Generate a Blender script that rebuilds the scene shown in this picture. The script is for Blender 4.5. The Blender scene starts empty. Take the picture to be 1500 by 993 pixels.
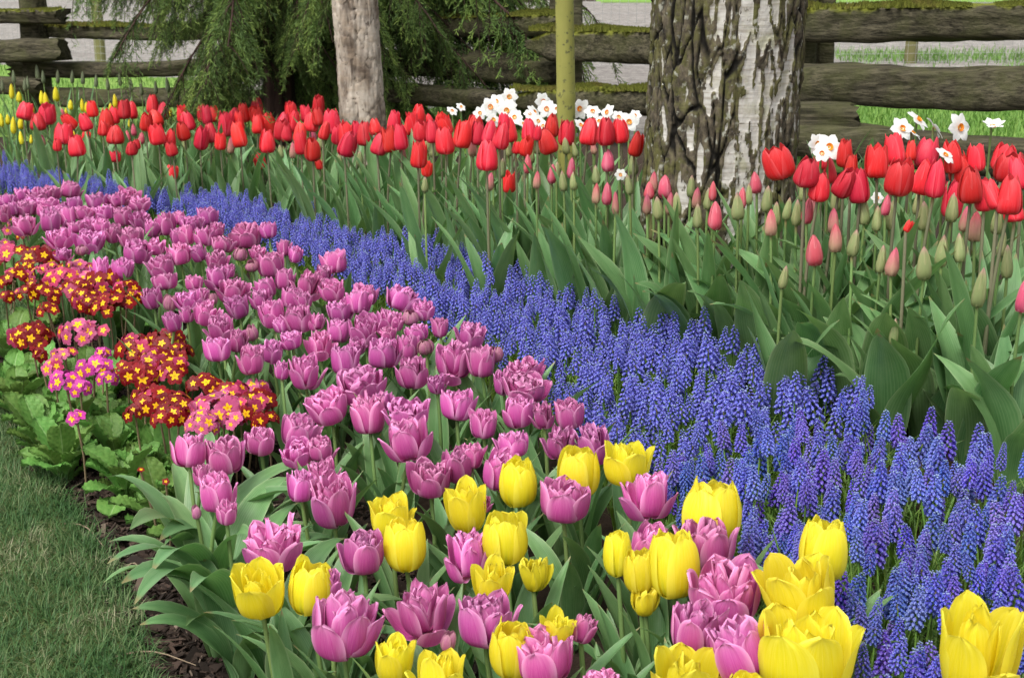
import bpy, math, random
import numpy as np
from mathutils import Vector, Matrix, Euler, noise

S = bpy.context.scene
COL = S.collection
rng = np.random.default_rng(11)
random.seed(11)
R = math.radians

# ---------------------------------------------------------------- camera, sky, sun, exposure
CAM_H, TILT, FPX = 1.2, R(16.7), 2083.0
cam_d = bpy.data.cameras.new("camera"); cam = bpy.data.objects.new("camera", cam_d); COL.objects.link(cam)
cam.location = (0, 0, CAM_H); cam.rotation_euler = (math.pi/2 - TILT, 0, 0)
cam_d.sensor_width = 36; cam_d.lens = FPX/1500*36; cam_d.clip_start = .05; cam_d.clip_end = 500
cam_d.dof.use_dof = True; cam_d.dof.focus_distance = 2.6; cam_d.dof.aperture_fstop = 16
S.camera = cam

SUN_EL, SUN_AZ = R(58), R(215)          # high and soft, from behind the camera's left shoulder
W = bpy.data.worlds.new("World"); S.world = W; W.use_nodes = True
wn = W.node_tree.nodes; wl = W.node_tree.links; wn.clear()
sky = wn.new('ShaderNodeTexSky'); sky.sky_type = 'NISHITA'; sky.sun_disc = False
sky.sun_elevation = SUN_EL; sky.sun_rotation = SUN_AZ; sky.air_density = 1.0; sky.dust_density = 4.0; sky.ozone_density = 1.0
hs = wn.new('ShaderNodeHueSaturation'); hs.inputs['Saturation'].default_value = .2
bg = wn.new('ShaderNodeBackground'); bg.inputs['Strength'].default_value = .15
wo = wn.new('ShaderNodeOutputWorld')
wl.new(sky.outputs[0], hs.inputs['Color']); wl.new(hs.outputs[0], bg.inputs[0]); wl.new(bg.outputs[0], wo.inputs[0])
sd = bpy.data.lights.new("sun", 'SUN'); sd.energy = 1.15; sd.angle = R(28); sd.color = (1, .965, .91)
sun = bpy.data.objects.new("sun", sd); COL.objects.link(sun)
sdir = Vector((math.sin(SUN_AZ)*math.cos(SUN_EL), math.cos(SUN_AZ)*math.cos(SUN_EL), math.sin(SUN_EL)))
sun.rotation_euler = sdir.to_track_quat('Z', 'Y').to_euler()
S.view_settings.view_transform = 'Standard'; S.view_settings.look = 'None'; S.view_settings.gamma = 1
S.view_settings.exposure = .90
S.cycles.max_bounces = 7; S.cycles.diffuse_bounces = 4; S.cycles.transmission_bounces = 4; S.cycles.glossy_bounces = 2
S.cycles.use_denoising = True
# ---------------------------------------------------------------- terrain and survey
def smooth(x, a, b):
    t = np.clip((x - a)/(b - a), 0, 1); return t*t*(3 - 2*t)
def ground_z(x, y):
    y = np.minimum(y, 5.0)
    return .24*smooth(x + (y - 3)*.25, -.6, .85)
CT, ST = math.cos(TILT), math.sin(TILT)
def point(u, v, D):
    xc, yc = (u - 750)/FPX*D, -(v - 496.5)/FPX*D
    return np.array((xc, D*CT + yc*ST, CAM_H + yc*CT - D*ST))
def survey(u, v, h):
    """the point at height h above the ground seen at photo position (u, v)"""
    lo, hi = .7, 40.
    for _ in range(50):
        D = .5*(lo + hi); p = point(u, v, D)
        if p[2] > ground_z(p[0], p[1]) + h: lo = D
        else: hi = D
    return p, D
def project(p):
    x, y, z = p[0], p[1], p[2] - CAM_H
    D = y*CT - z*ST; yc = y*ST + z*CT
    return 750 + x/D*FPX, 496.5 - yc/D*FPX, D

# ---------------------------------------------------------------- mesh building
class MB:
    def __init__(s): s.V=[]; s.F=[]; s.UV=[]; s.M=[]; s.A=[]; s.n=0
    def add(s, V, F, UV=None, mi=0, A=None):
        V = np.asarray(V, float).reshape(-1, 3); F = np.asarray(F, int)
        s.V.append(V); s.F.append((F + s.n)); s.M.append(np.full(len(F), mi)); s.n += len(V)
        s.UV.append(np.zeros((len(V), 2)) if UV is None else np.asarray(UV, float).reshape(-1, 2))
        s.A.append(np.zeros(len(V)) if A is None else np.asarray(A, float).ravel())
    def merge(s, o, T=None):
        for V, F, UV, M, A in zip(o.V, o.F, o.UV, o.M, o.A):
            pass
        V = np.concatenate(o.V); V = V if T is None else T(V)
        off = s.n
        for F, M in zip(o.F, o.M): s.F.append(F + off); s.M.append(M)
        s.V.append(V); s.UV.append(np.concatenate(o.UV)); s.A.append(np.concatenate(o.A)); s.n += len(V)
    def verts(s): return np.concatenate(s.V)
    def xform(s, f): s.V = [f(v) for v in s.V]; return s
    def mesh(s, name, mats, smooth_=True):
        me = bpy.data.meshes.new(name)
        V = np.concatenate(s.V).astype(np.float32)
        me.vertices.add(len(V)); me.vertices.foreach_set('co', V.ravel())
        loops = np.concatenate([F.ravel() for F in s.F]).astype(np.int32)
        tot = np.concatenate([np.full(len(F), F.shape[1]) for F in s.F]).astype(np.int32)
        me.loops.add(len(loops)); me.loops.foreach_set('vertex_index', loops)
        me.polygons.add(len(tot)); st = np.concatenate(([0], np.cumsum(tot)[:-1])).astype(np.int32)
        me.polygons.foreach_set('loop_start', st); me.polygons.foreach_set('loop_total', tot)
        me.polygons.foreach_set('material_index', np.concatenate(s.M).astype(np.int32))
        me.polygons.foreach_set('use_smooth', np.full(len(tot), bool(smooth_)))
        uv = me.uv_layers.new(name='UVMap'); UV = np.concatenate(s.UV)[loops].astype(np.float32)
        uv.data.foreach_set('uv', UV.ravel())
        at = me.attributes.new('tone', 'FLOAT', 'POINT'); at.data.foreach_set('value', np.concatenate(s.A).astype(np.float32))
        for m in (mats if isinstance(mats, (list, tuple)) else [mats]): me.materials.append(m)
        me.update(); me.validate()
        return me

def gridfaces(nu, nv, wrap=False):
    """nv rows of nu points"""
    F = []
    for j in range(nv - 1):
        for i in range(nu if wrap else nu - 1):
            k = (i + 1) % nu
            F.append((j*nu + i, j*nu + k, (j+1)*nu + k, (j+1)*nu + i))
    return np.array(F)
def rotz(V, a):
    c, s = math.cos(a), math.sin(a); V = np.asarray(V)
    return np.stack((V[:, 0]*c - V[:, 1]*s, V[:, 0]*s + V[:, 1]*c, V[:, 2]), 1)
def rotx(V, a):
    c, s = math.cos(a), math.sin(a); V = np.asarray(V)
    return np.stack((V[:, 0], V[:, 1]*c - V[:, 2]*s, V[:, 1]*s + V[:, 2]*c), 1)
def roty(V, a):
    c, s = math.cos(a), math.sin(a); V = np.asarray(V)
    return np.stack((V[:, 0]*c + V[:, 2]*s, V[:, 1], -V[:, 0]*s + V[:, 2]*c), 1)
def catmull(P, t):
    P = np.asarray(P, float); n = len(P) - 1
    Q = np.vstack((2*P[0] - P[1], P, 2*P[-1] - P[-2]))
    x = np.clip(np.asarray(t)*n, 0, n - 1e-6); i = x.astype(int); f = (x - i)[:, None]
    a, b, c, d = Q[i], Q[i+1], Q[i+2], Q[i+3]
    return .5*(2*b + (c - a)*f + (2*a - 5*b + 4*c - d)*f**2 + (3*b - a - 3*c + d)*f**3)
def tube(mb, P, rad, n=6, mi=0, cap=True):
    P = np.asarray(P, float); m = len(P); rad = np.broadcast_to(rad, (m,))
    T = np.gradient(P, axis=0); T /= np.linalg.norm(T, axis=1)[:, None]
    ref = np.array((1., 0, 0)) if abs(T[0][0]) < .8 else np.array((0, 1., 0))
    V = []; UV = []
    for j in range(m):
        a = np.cross(T[j], ref); a /= np.linalg.norm(a); b = np.cross(T[j], a)
        for i in range(n):
            w = 2*math.pi*i/n
            V.append(P[j] + rad[j]*(a*math.cos(w) + b*math.sin(w))); UV.append((i/n, j/(m - 1)))
    mb.add(V, gridfaces(n, m, True), UV, mi)
    if cap:
        mb.add(V[:n], np.array([list(range(n))[::-1]]), UV[:n], mi); mb.add(V[-n:], np.array([list(range(n))]), UV[-n:], mi)

# ---------------------------------------------------------------- materials
def M(name):
    m = bpy.data.materials.new(name); m.use_nodes = True; nt = m.node_tree; nt.nodes.clear()
    return m, nt.nodes, nt.links
class NB:
    """small node helper"""
    def __init__(s, name): s.m, s.n, s.l = M(name)
    def put(s, sock, v):
        if hasattr(v, 'is_linked') or isinstance(v, bpy.types.NodeSocket): s.l.new(v, sock)
        elif v is not None:
            if sock.type == 'RGBA' and len(v) == 3: v = (*v, 1)
            sock.default_value = v
    def math(s, op, a, b=None, c=None, clamp=False):
        n = s.n.new('ShaderNodeMath'); n.operation = op; n.use_clamp = clamp
        for i, x in enumerate((a, b, c)):
            if x is not None: s.put(n.inputs[i], x)
        return n.outputs[0]
    def mix(s, f, a, b, mode='MIX'):
        n = s.n.new('ShaderNodeMix'); n.data_type = 'RGBA'; n.blend_type = mode
        s.put(n.inputs[0], f); s.put(n.inputs[6], a); s.put(n.inputs[7], b); return n.outputs[2]
    def noise(s, vec, scale, detail=2, rough=.5, col=False, dist=0):
        n = s.n.new('ShaderNodeTexNoise'); s.put(n.inputs['Vector'], vec); n.inputs['Scale'].default_value = scale
        n.inputs['Detail'].default_value = detail; n.inputs['Roughness'].default_value = rough; n.inputs['Distortion'].default_value = dist
        return n.outputs['Color' if col else 'Fac']
    def mapping(s, vec, scale=(1, 1, 1), loc=(0, 0, 0)):
        n = s.n.new('ShaderNodeMapping'); s.put(n.inputs[0], vec); s.put(n.inputs['Scale'], scale); s.put(n.inputs['Location'], loc); return n.outputs[0]
    def uv(s):
        n = s.n.new('ShaderNodeUVMap'); n.uv_map = 'UVMap'; x = s.n.new('ShaderNodeSeparateXYZ'); s.l.new(n.outputs[0], x.inputs[0])
        return n.outputs[0], x.outputs[0], x.outputs[1]
    def obj(s): return s.n.new('ShaderNodeTexCoord').outputs['Object']
    def gen(s):
        return s.n.new('ShaderNodeNewGeometry').outputs['Position']
    def rand(s): return s.n.new('ShaderNodeObjectInfo').outputs['Random']
    def attr(s, a):
        n = s.n.new('ShaderNodeAttribute'); n.attribute_name = a; return n.outputs['Fac']
    def ramp(s, f, stops):
        n = s.n.new('ShaderNodeValToRGB'); s.put(n.inputs[0], f); e = n.color_ramp.elements
        while len(e) < len(stops): e.new(.5)
        for x, (p, c) in zip(e, stops): x.position = p; x.color = (*c, 1) if len(c) == 3 else c
        return n.outputs[0]
    def step(s, f, a, b):
        n = s.n.new('ShaderNodeMapRange'); n.interpolation_type = 'SMOOTHSTEP'; s.put(n.inputs[0], f)
        n.inputs[1].default_value = a; n.inputs[2].default_value = b; return n.outputs[0]
    def hsv(s, c, h=.5, sat=1, v=1):
        n = s.n.new('ShaderNodeHueSaturation'); s.put(n.inputs['Color'], c); s.put(n.inputs['Hue'], h); s.put(n.inputs['Saturation'], sat); s.put(n.inputs['Value'], v); return n.outputs[0]
    def bump(s, h, strength=.3, dist=.002):
        n = s.n.new('ShaderNodeBump'); s.put(n.inputs['Height'], h); n.inputs['Strength'].default_value = strength; n.inputs['Distance'].default_value = dist; return n.outputs[0]
    def out(s, color, rough=.6, spec=.3, trans=0, normal=None, sheen=0, tcol=None):
        p = s.n.new('ShaderNodeBsdfPrincipled'); s.put(p.inputs['Base Color'], color); s.put(p.inputs['Roughness'], rough)
        p.inputs['Specular IOR Level'].default_value = spec; p.inputs['Sheen Weight'].default_value = sheen
        if normal is not None: s.l.new(normal, p.inputs['Normal'])
        o = s.n.new('ShaderNodeOutputMaterial')
        if trans:
            t = s.n.new('ShaderNodeBsdfTranslucent'); s.put(t.inputs[0], tcol if tcol is not None else color)
            x = s.n.new('ShaderNodeMixShader'); x.inputs[0].default_value = trans
            s.l.new(p.outputs[0], x.inputs[1]); s.l.new(t.outputs[0], x.inputs[2]); s.l.new(x.outputs[0], o.inputs[0])
        else: s.l.new(p.outputs[0], o.inputs[0])
        return s.m

def petal_mat(name, deep, pale, base, tip=None, edge_pow=2.5, edge_amt=.8, trans=.3, var=.12, hue=.012, streak=.25, rough=.42, rib=None):
    b = NB(name); uv, u, v = b.uv(); r = b.rand()
    e = b.math('ABSOLUTE', b.math('MULTIPLY_ADD', u, 2, -1)); e = b.math('POWER', e, edge_pow)
    vv = b.math('POWER', v, 5); rim = b.math('MULTIPLY', b.math('MAXIMUM', e, b.math('MULTIPLY', vv, .7)), edge_amt, clamp=True)
    st = b.noise(b.mapping(uv, (38, 1.6, 1), None), 1.0, 3, .6)
    st2 = b.step(st, .35, .75)
    c = b.mix(rim, deep, pale)
    c = b.mix(b.math('MULTIPLY', st2, streak), c, pale)
    if tip is not None: c = b.mix(b.step(v, tip[1], tip[2]), c, tip[0])
    c = b.mix(b.step(v, .16, .0), c, base)
    if rib is not None:      # greenish midrib fading upward, strong on some blooms only
        m = b.math('MULTIPLY', b.step(b.math('ABSOLUTE', b.math('MULTIPLY_ADD', u, 2, -1)), .16, .02), b.step(v, .62, .15)); c = b.mix(b.math('MULTIPLY', m, b.math('MULTIPLY', r, .8)), c, rib)
    c = b.hsv(c, b.math('MULTIPLY_ADD', r, hue*2, .5 - hue), 1, b.math('MULTIPLY_ADD', b.math('FRACT', b.math('MULTIPLY', r, 7.31)), var*2, 1 - var))
    fold = b.noise(b.mapping(uv, (7, 1.2, 1), None), 1., 2, .5)
    return b.out(c, rough, .28, trans, b.bump(b.math('ADD', st, b.math('MULTIPLY', fold, 2.5)), .35, .0018))

MAT = {}
MAT['pink'] = petal_mat('pink_petal', (.52, .048, .290), (.88, .42, .68), (.66, .40, .44), edge_amt=.95, edge_pow=3.4, hue=.012, streak=.27, var=.17, trans=.3)
MAT['yellow'] = petal_mat('yellow_petal', (.84, .72, .008), (.93, .86, .13), (.50, .56, .05), edge_amt=.6, edge_pow=3, hue=.006, var=.07, streak=.55, trans=.42, rib=(.42, .50, .04))
MAT['red'] = petal_mat('red_petal', (.69, .012, .026), (.87, .15, .17), (.55, .07, .05), edge_amt=.55, edge_pow=5, hue=.006, var=.24, streak=.34, trans=.25, rough=.36)  # coral edges and streaks also carry a pinkish sheen painted into the colour
MAT['bud_g'] = petal_mat('green_bud_petal', (.27, .33, .13), (.42, .42, .20), (.24, .33, .12), tip=((.52, .30, .26), .72, 1.0), hue=.01)
MAT['bud_p'] = petal_mat('blushing_bud_petal', (.44, .24, .17), (.55, .40, .25), (.30, .35, .14), tip=((.60, .12, .17), .3, .95), hue=.01)
MAT['bud_P'] = petal_mat('pink_bud_petal', (.62, .07, .13), (.74, .25, .30), (.52, .36, .24), hue=.01, streak=.4)
MAT['bud_m'] = petal_mat('mauve_bud_petal', (.40, .10, .24), (.52, .30, .30), (.28, .30, .12), hue=.01, streak=.4)
MAT['spear'] = petal_mat('grey_bud_petal', (.15, .19, .10), (.24, .26, .16), (.12, .18, .07), hue=.01)
MAT['white'] = petal_mat('white_petal', (.82, .82, .78), (.86, .86, .84), (.80, .82, .60), hue=.0, var=.03, streak=.2)
MAT['orange'] = petal_mat('orange_trumpet', (.80, .24, .01), (.85, .36, .02), (.75, .45, .02), hue=.01)

def leaf_mat(name, c1, c2, margin, lines=60, var=.2, trans=.22, rough=.42, spec=.35):
    b = NB(name); uv, u, v = b.uv(); r = b.rand()
    st = b.noise(b.mapping(uv, (lines, 1.2, 1)), 1.0, 2, .5)
    big = b.noise(b.mapping(uv, (2.2, 3.5, 1)), 1.0, 3, .6)
    rb = b.step(b.math('SINE', b.math('MULTIPLY', u, 95)), .2, 1.)
    c = b.mix(b.math('ADD', b.math('MULTIPLY', b.step(st, .25, .75), .45), b.math('MULTIPLY', b.step(big, .25, .75), .55)), c1, c2); c = b.mix(b.math('MULTIPLY', rb, .16), c, margin)
    sp_ = b.noise(b.mapping(uv, (18, 40, 1)), 1., 3, .7); c = b.mix(b.math('MULTIPLY', b.step(sp_, .66, .74), .6), c, (.13, .12, .06)); c = b.mix(b.math('MULTIPLY', b.step(b.math('ADD', v, b.math('MULTIPLY', r, .06)), .985, 1.03), .8), c, (.26, .19, .09))
    e = b.math('POWER', b.math('ABSOLUTE', b.math('MULTIPLY_ADD', u, 2, -1)), 14)
    c = b.mix(b.math('MULTIPLY', e, .7), c, margin)
    c = b.hsv(c, b.math('MULTIPLY_ADD', r, .03, .485), 1, b.math('MULTIPLY_ADD', b.math('FRACT', b.math('MULTIPLY', r, 5.7)), var*2, 1 - var))
    return b.out(c, rough, spec, trans, b.bump(st, .18, .001), tcol=b.hsv(c, .48, 1.25, 1.3))
MAT['leaf'] = leaf_mat('tulip_leaf', (.070, .180, .056), (.175, .315, .125), (.36, .47, .25))
MAT['stem'] = leaf_mat('tulip_stem', (.14, .24, .07), (.22, .32, .11), (.18, .28, .09), lines=6)
MAT['stem_dark'] = leaf_mat('red_tulip_stem', (.16, .17, .09), (.22, .20, .13), (.18, .2, .1), lines=6)
MAT['grassy'] = leaf_mat('hyacinth_leaf', (.10, .22, .035), (.20, .33, .07), (.18, .3, .06), lines=14)
MAT['prim_leaf'] = None
def primleaf():
    b = NB('primrose_leaf'); uv, u, v = b.uv(); r = b.rand()
    mid = b.step(b.math('ABSOLUTE', b.math('MULTIPLY_ADD', u, 2, -1)), .0, .07)
    vo = b.n.new('ShaderNodeTexVoronoi'); b.put(vo.inputs['Vector'], b.mapping(uv, (11, 17, 1))); vo.inputs['Scale'].default_value = 1; vo.feature = 'SMOOTH_F1'
    d = vo.outputs['Distance']
    c = b.mix(b.step(d, .1, .7), (.105, .225, .042), (.145, .275, .058))
    c = b.mix(mid, (.24, .36, .13), c)
    c = b.hsv(c, b.math('MULTIPLY_ADD', r, .04, .48), 1, b.math('MULTIPLY_ADD', r, .5, .75))
    return b.out(c, .55, .3, .2, b.bump(d, -.7, .004))
MAT['prim_leaf'] = primleaf()
def musc(name='grape_hyacinth_bell'):
    b = NB(name); uv, u, v = b.uv(); r = b.rand(); t = b.attr('tone')
    c = b.mix(t, (.070, .082, .47), (.155, .125, .54))
    c = b.mix(b.step(v, .80, .97), c, (.34, .42, .80))
    c = b.mix(b.step(t, 1.1, 1.6), c, (.26, .34, .52))
    c = b.hsv(c, b.math('MULTIPLY_ADD', r, .05, .475), b.math('MULTIPLY_ADD', b.math('FRACT', b.math('MULTIPLY', r, 9.1)), .18, .90), b.math('MULTIPLY_ADD', b.math('FRACT', b.math('MULTIPLY', r, 3.7)), .4, .74))
    return b.out(c, .5, .3, .18)
MAT['musc'] = musc()
def flat(name, c, rough=.6, trans=0, var=.1, spec=.3):
    b = NB(name); r = b.rand()
    c2 = b.hsv(c if not isinstance(c, tuple) else b.mix(0., c, c), .5, 1, b.math('MULTIPLY_ADD', r, var*2, 1 - var))
    return b.out(c2, rough, spec, trans)
def floret_mat(name, c, rim):
    b = NB(name); uv, u, v = b.uv(); r = b.rand()
    cc = b.mix(b.step(v, .82, 1.), c, rim); n = b.noise(b.mapping(uv, (20, 2, 1)), 1., 2)
    cc = b.mix(b.math('MULTIPLY', b.step(n, .5, .8), .35), cc, rim)
    cc = b.hsv(cc, .5, 1, b.math('MULTIPLY_ADD', r, .6, .7))
    return b.out(cc, .5, .25, .2)
MAT['fl_R'] = floret_mat('dark_red_floret', (.17, .003, .006), (.25, .008, .010))
MAT['fl_M'] = floret_mat('wine_floret', (.36, .025, .09), (.55, .14, .22))
MAT['fl_P'] = floret_mat('rose_floret', (.45, .075, .185), (.60, .24, .36))
MAT['fl_G'] = floret_mat('magenta_floret', (.42, .03, .24), (.60, .14, .40))
def eye():
    b = NB('yellow_eye'); uv, u, v = b.uv()
    return b.out(b.mix(b.step(v, .0, .5), (.66, .20, .005), (.84, .46, .008)), .5, .2, .1)
MAT['eye'] = eye()

# ---------------------------------------------------------------- objects
def new(name, data=None, parent=None, loc=(0, 0, 0), rot=(0, 0, 0), scale=(1, 1, 1)):
    o = bpy.data.objects.new(name, data); COL.objects.link(o)
    if parent is not None: o.parent = parent
    o.location = loc; o.rotation_euler = rot; o.scale = scale if hasattr(scale, '__len__') else (scale,)*3
    return o
def tag(o, label=None, cat=None, group=None, kind=None):
    if label: o['label'] = label
    if cat: o['category'] = cat
    if group: o['group'] = group
    if kind: o['kind'] = kind
    return o
# ---------------------------------------------------------------- surveyed flower heads: u v width height [form], in photo pixels
PINK = """630 695 67 57 C;672 676 50 58 C;728 685 56 60 C;752 650 50 40 M;825 730 80 62 C;950 721 88 66 O;532 806 70 63 C;399 795 99 72 M;
500 910 116 98 O;621 888 104 82 O;685 810 70 74 M;710 907 93 79 C;798 958 95 80 C;850 918 38 46 M;655 938 24 34 B;479 852 42 64 C;945 796 64 72 C;
1033 794 92 78 C;1066 860 114 98 C;1136 845 34 34 M;1016 915 76 84 C;1093 948 100 94 C;884 1002 62 44 M;276 659 57 52 C;329 664 62 56 C;381 644 47 42 C;
435 630 60 52 C;436 660 54 34 C;296 694 28 42 C;318 719 58 60 C;331 748 34 38 C;288 749 15 23 B;440 710 44 50 C;474 692 46 52 M;488 726 82 82 O;
446 540 54 62 O;505 527 45 46 C;530 560 78 52 M;486 592 62 52 M;541 602 58 66 M;598 603 73 46 M;601 640 80 60 O;560 515 54 46 C;605 543 52 48 C;
668 591 55 48 C;708 618 42 47 C;663 524 66 56 O;706 527 46 50 C;727 518 24 26 B;690 487 45 39 M;645 478 26 38 C;738 556 34 50 C;771 540 52 38 M;
769 567 74 36 M;761 601 50 46 C;797 604 38 40 M;835 604 46 46 C;820 643 54 50 M;872 645 60 60 M;584 435 51 39 M;620 453 38 28 C;601 463 26 24 B;
568 467 36 36 M;612 486 38 26 C;624 507 27 24 B;596 507 35 38 C;568 488 30 22 M;535 480 48 48 C;494 484 37 38 C;498 453 40 34 M;524 441 40 38 M;
533 430 40 34 C;488 424 38 32 C;491 382 41 37 C;472 400 28 26 M;450 413 54 38 O;440 465 48 42 C;415 474 29 26 C;401 457 47 40 O;428 436 40 34 C;
383 437 33 30 M;351 447 36 36 C;341 423 52 36 O;319 404 48 34 O;392 421 34 32 C;416 408 32 34 C;398 386 42 38 C;370 387 21 18 B;377 369 26 19 M;
351 372 22 21 B;416 362 22 26 M;432 371 22 28 C;318 379 37 30 M;324 357 40 24 M;362 342 58 38 O;394 336 27 26 C;304 316 33 29 C;317 335 27 23 M;
273 343 30 32 M;300 345 32 30 C;287 326 28 24 M;264 370 37 34 C;229 360 30 24 M;239 388 46 36 O;198 366 44 34 C;243 412 38 26 C;284 413 30 24 M;
225 434 32 33 C;247 442 22 26 B;277 438 42 28 M;255 469 27 36 C;274 459 22 26 M;300 456 43 36 O;312 437 14 19 B;325 477 50 38 O;347 497 30 40 C;
370 486 21 26 B;318 511 43 37 C;369 524 42 46 M;398 512 36 36 M;428 497 36 26 M;469 501 50 40 O;412 541 24 36 C;99 277 34 27 C;76 281 32 22 M;
56 285 34 24 M;32 284 30 22 M;11 292 28 20 M;48 300 34 24 M;72 299 32 22 M;36 305 38 24 M;36 328 42 30 M;73 321 37 38 M;100 318 26 34 C;108 298 32 22 M;
122 311 30 22 M;131 327 36 22 M;90 347 44 30 M;131 350 46 34 M;166 340 28 28 C;193 346 38 32 M;142 294 34 28 M;153 310 34 24 M;172 292 30 22 M;
188 287 36 26 C;181 315 32 30 M;204 297 36 22 M;206 319 30 26 M;222 332 26 36 M;244 326 32 36 C;263 318 24 22 M;277 326 30 22 M;92 371 31 17 M;
146 391 32 34 M;177 391 34 32 C;293 369 26 26 M;18 305 26 22 M;6 310 24 26 M;62 308 26 20 M;86 309 26 22 M;150 330 28 22 M;112 332 26 18 M;
262 345 24 26 M;335 395 22 20 M;296 430 24 22 M;445 440 26 24 M;462 470 26 26 M;520 505 28 26 M;580 470 24 26 M;640 560 30 28 M;560 585 34 30 M;
470 655 44 36 M;690 665 34 40 C;705 735 34 24 M;120 365 20 16 B"""
YELLOW = """382 861 80 74 O|squat yellow tulip with a pale brown scratch, left of a pair beside the mulch
454 856 66 84 C|egg-shaped yellow tulip, right of a pair beside the mulch
572 755 71 60 O|frilly yellow tulip partly hidden behind a smooth egg-shaped yellow one
594 796 61 77 C|egg-shaped yellow tulip with a green streak in front of a frilly yellow one
687 740 62 76 O|yellow tulip with a notched rim, left of three yellow tulips in a row
760 703 56 73 C|upright yellow tulip with one small petal sticking out at its right
847 690 62 74 C|smooth yellow tulip on a bare straight stem in front of a pink one
918 677 78 64 O|wide yellow tulip with a single spike on its rim, farthest back beside the blue band
741 786 67 76 C|yellow tulip crossed by a thin dry twig below two other yellow tulips
721 849 64 74 O|pointed yellow tulip just above a pink tulip and left of a small frilly one
781 840 52 54 S|small frilly yellow tulip leaning right behind an upright leaf
905 808 42 78 C|narrow yellow tulip half covered by a pink tulip at its right
989 824 76 100 C|tall egg-shaped yellow tulip in front of a narrow partly hidden yellow one
938 832 46 72 C|narrow yellow tulip tucked behind the left side of a tall yellow one
945 874 52 52 S|small greenish yellow frilly tulip hanging below two yellow blooms
1042 747 87 98 C|tall yellow tulip with a pale face standing against the blue grape hyacinths
1206 802 72 92 C|pale-faced yellow tulip standing up behind a wide open yellow one
1179 862 118 94 O|wide open yellow tulip with a petal stretched out to the left
1178 958 146 130 O|big yellow tulip with one long petal flaring left at the bottom edge
1004 992 114 104 O|yellow tulip cut by the bottom edge under two pink blooms
576 965 66 68 O|yellow tulip with upright points, left of the two at the bottom edge
645 994 88 90 O|jagged yellow tulip, right of the two at the bottom edge
1432 944 146 156 O|largest yellow tulip, alone among blue spikes at the bottom right corner
752 946 68 84 C|yellow tulip half covered by a pink tulip at the bottom edge
812 922 58 62 O|yellow tulip peeping out behind the top of a pink tulip at the bottom
1094 1016 56 64 C|yellow tulip only just peeping up at the bottom edge below pink blooms"""
RED = """33 162 22 26;67 166 25 29;55 178 21 26;108 174 17 26;136 159 16 24;128 177 18 26;155 173 20 30;166 168 16 26;168 197 24 28;92 196 26 30;113 213 24 31;
83 212 12 18;125 198 12 12 L;181 160 18 28;193 161 16 26;223 152 17 28;238 162 16 26;230 172 20 26;213 177 18 27;232 196 24 30;247 202 16 30;253 217 16 22;
192 217 16 20;200 211 11 15;167 229 18 17 L;250 252 17 21 L;267 166 16 26;276 177 20 28;292 200 20 34;297 165 14 30;304 168 14 30;315 166 13 24;329 180 22 36;
340 170 14 28;350 178 15 30;352 196 21 38;310 194 18 30;376 155 17 26;379 166 20 26;378 181 18 29;359 164 16 28;394 180 20 32;410 178 18 30;411 188 22 31;
426 162 17 28;428 176 16 32;391 206 21 34;383 235 17 24 L;466 153 17 28;449 166 16 26;454 178 20 29;467 171 16 26;488 176 24 36;472 190 15 28;438 194 18 30;
441 208 18 36;458 216 22 35;469 240 11 15 L;494 195 18 30;509 195 24 37;504 209 25 37;534 195 22 36;552 209 23 34;551 185 17 24;576 178 20 34;572 203 23 39;
588 200 20 38;598 183 14 28;612 166 18 30;606 178 17 32;630 173 10 14;618 190 24 30;634 192 18 34;654 182 22 30;653 205 26 40;675 196 25 40;694 184 22 32;
699 195 18 34;714 193 19 36;731 198 23 40;750 190 18 36;775 190 20 34;787 194 11 30;768 212 19 30;808 182 20 34;807 205 26 38;829 194 22 37;861 192 25 40;
888 191 25 41;612 225 24 40;625 246 16 22 L;713 227 29 44;745 265 21 31 L;755 216 12 18;911 191 21 36;929 209 20 36;1148 236 42 48 W;1180 249 34 44;1205 232 16 40;
1212 246 30 46;1230 262 28 46;1238 224 22 40;1247 244 18 42;1286 235 32 49;1261 271 29 50;1315 217 27 46;1335 220 15 32;1355 223 32 46 W;1315 257 40 54 W;
1348 257 30 52;1370 260 27 56;1398 228 27 48;1408 244 28 47;1432 230 25 40;1394 291 30 74 L;1424 268 34 54;1443 284 24 48;1468 229 31 42;1479 244 42 44 W;
1499 252 26 54;1479 284 36 58;1463 283 22 50;1487 313 28 24 L;1199 272 28 42;1327 330 10 26 L;525 188 14 26;645 175 14 24;738 178 16 26;420 193 16 28;
322 206 16 26;270 190 18 28;150 188 14 22"""
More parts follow.
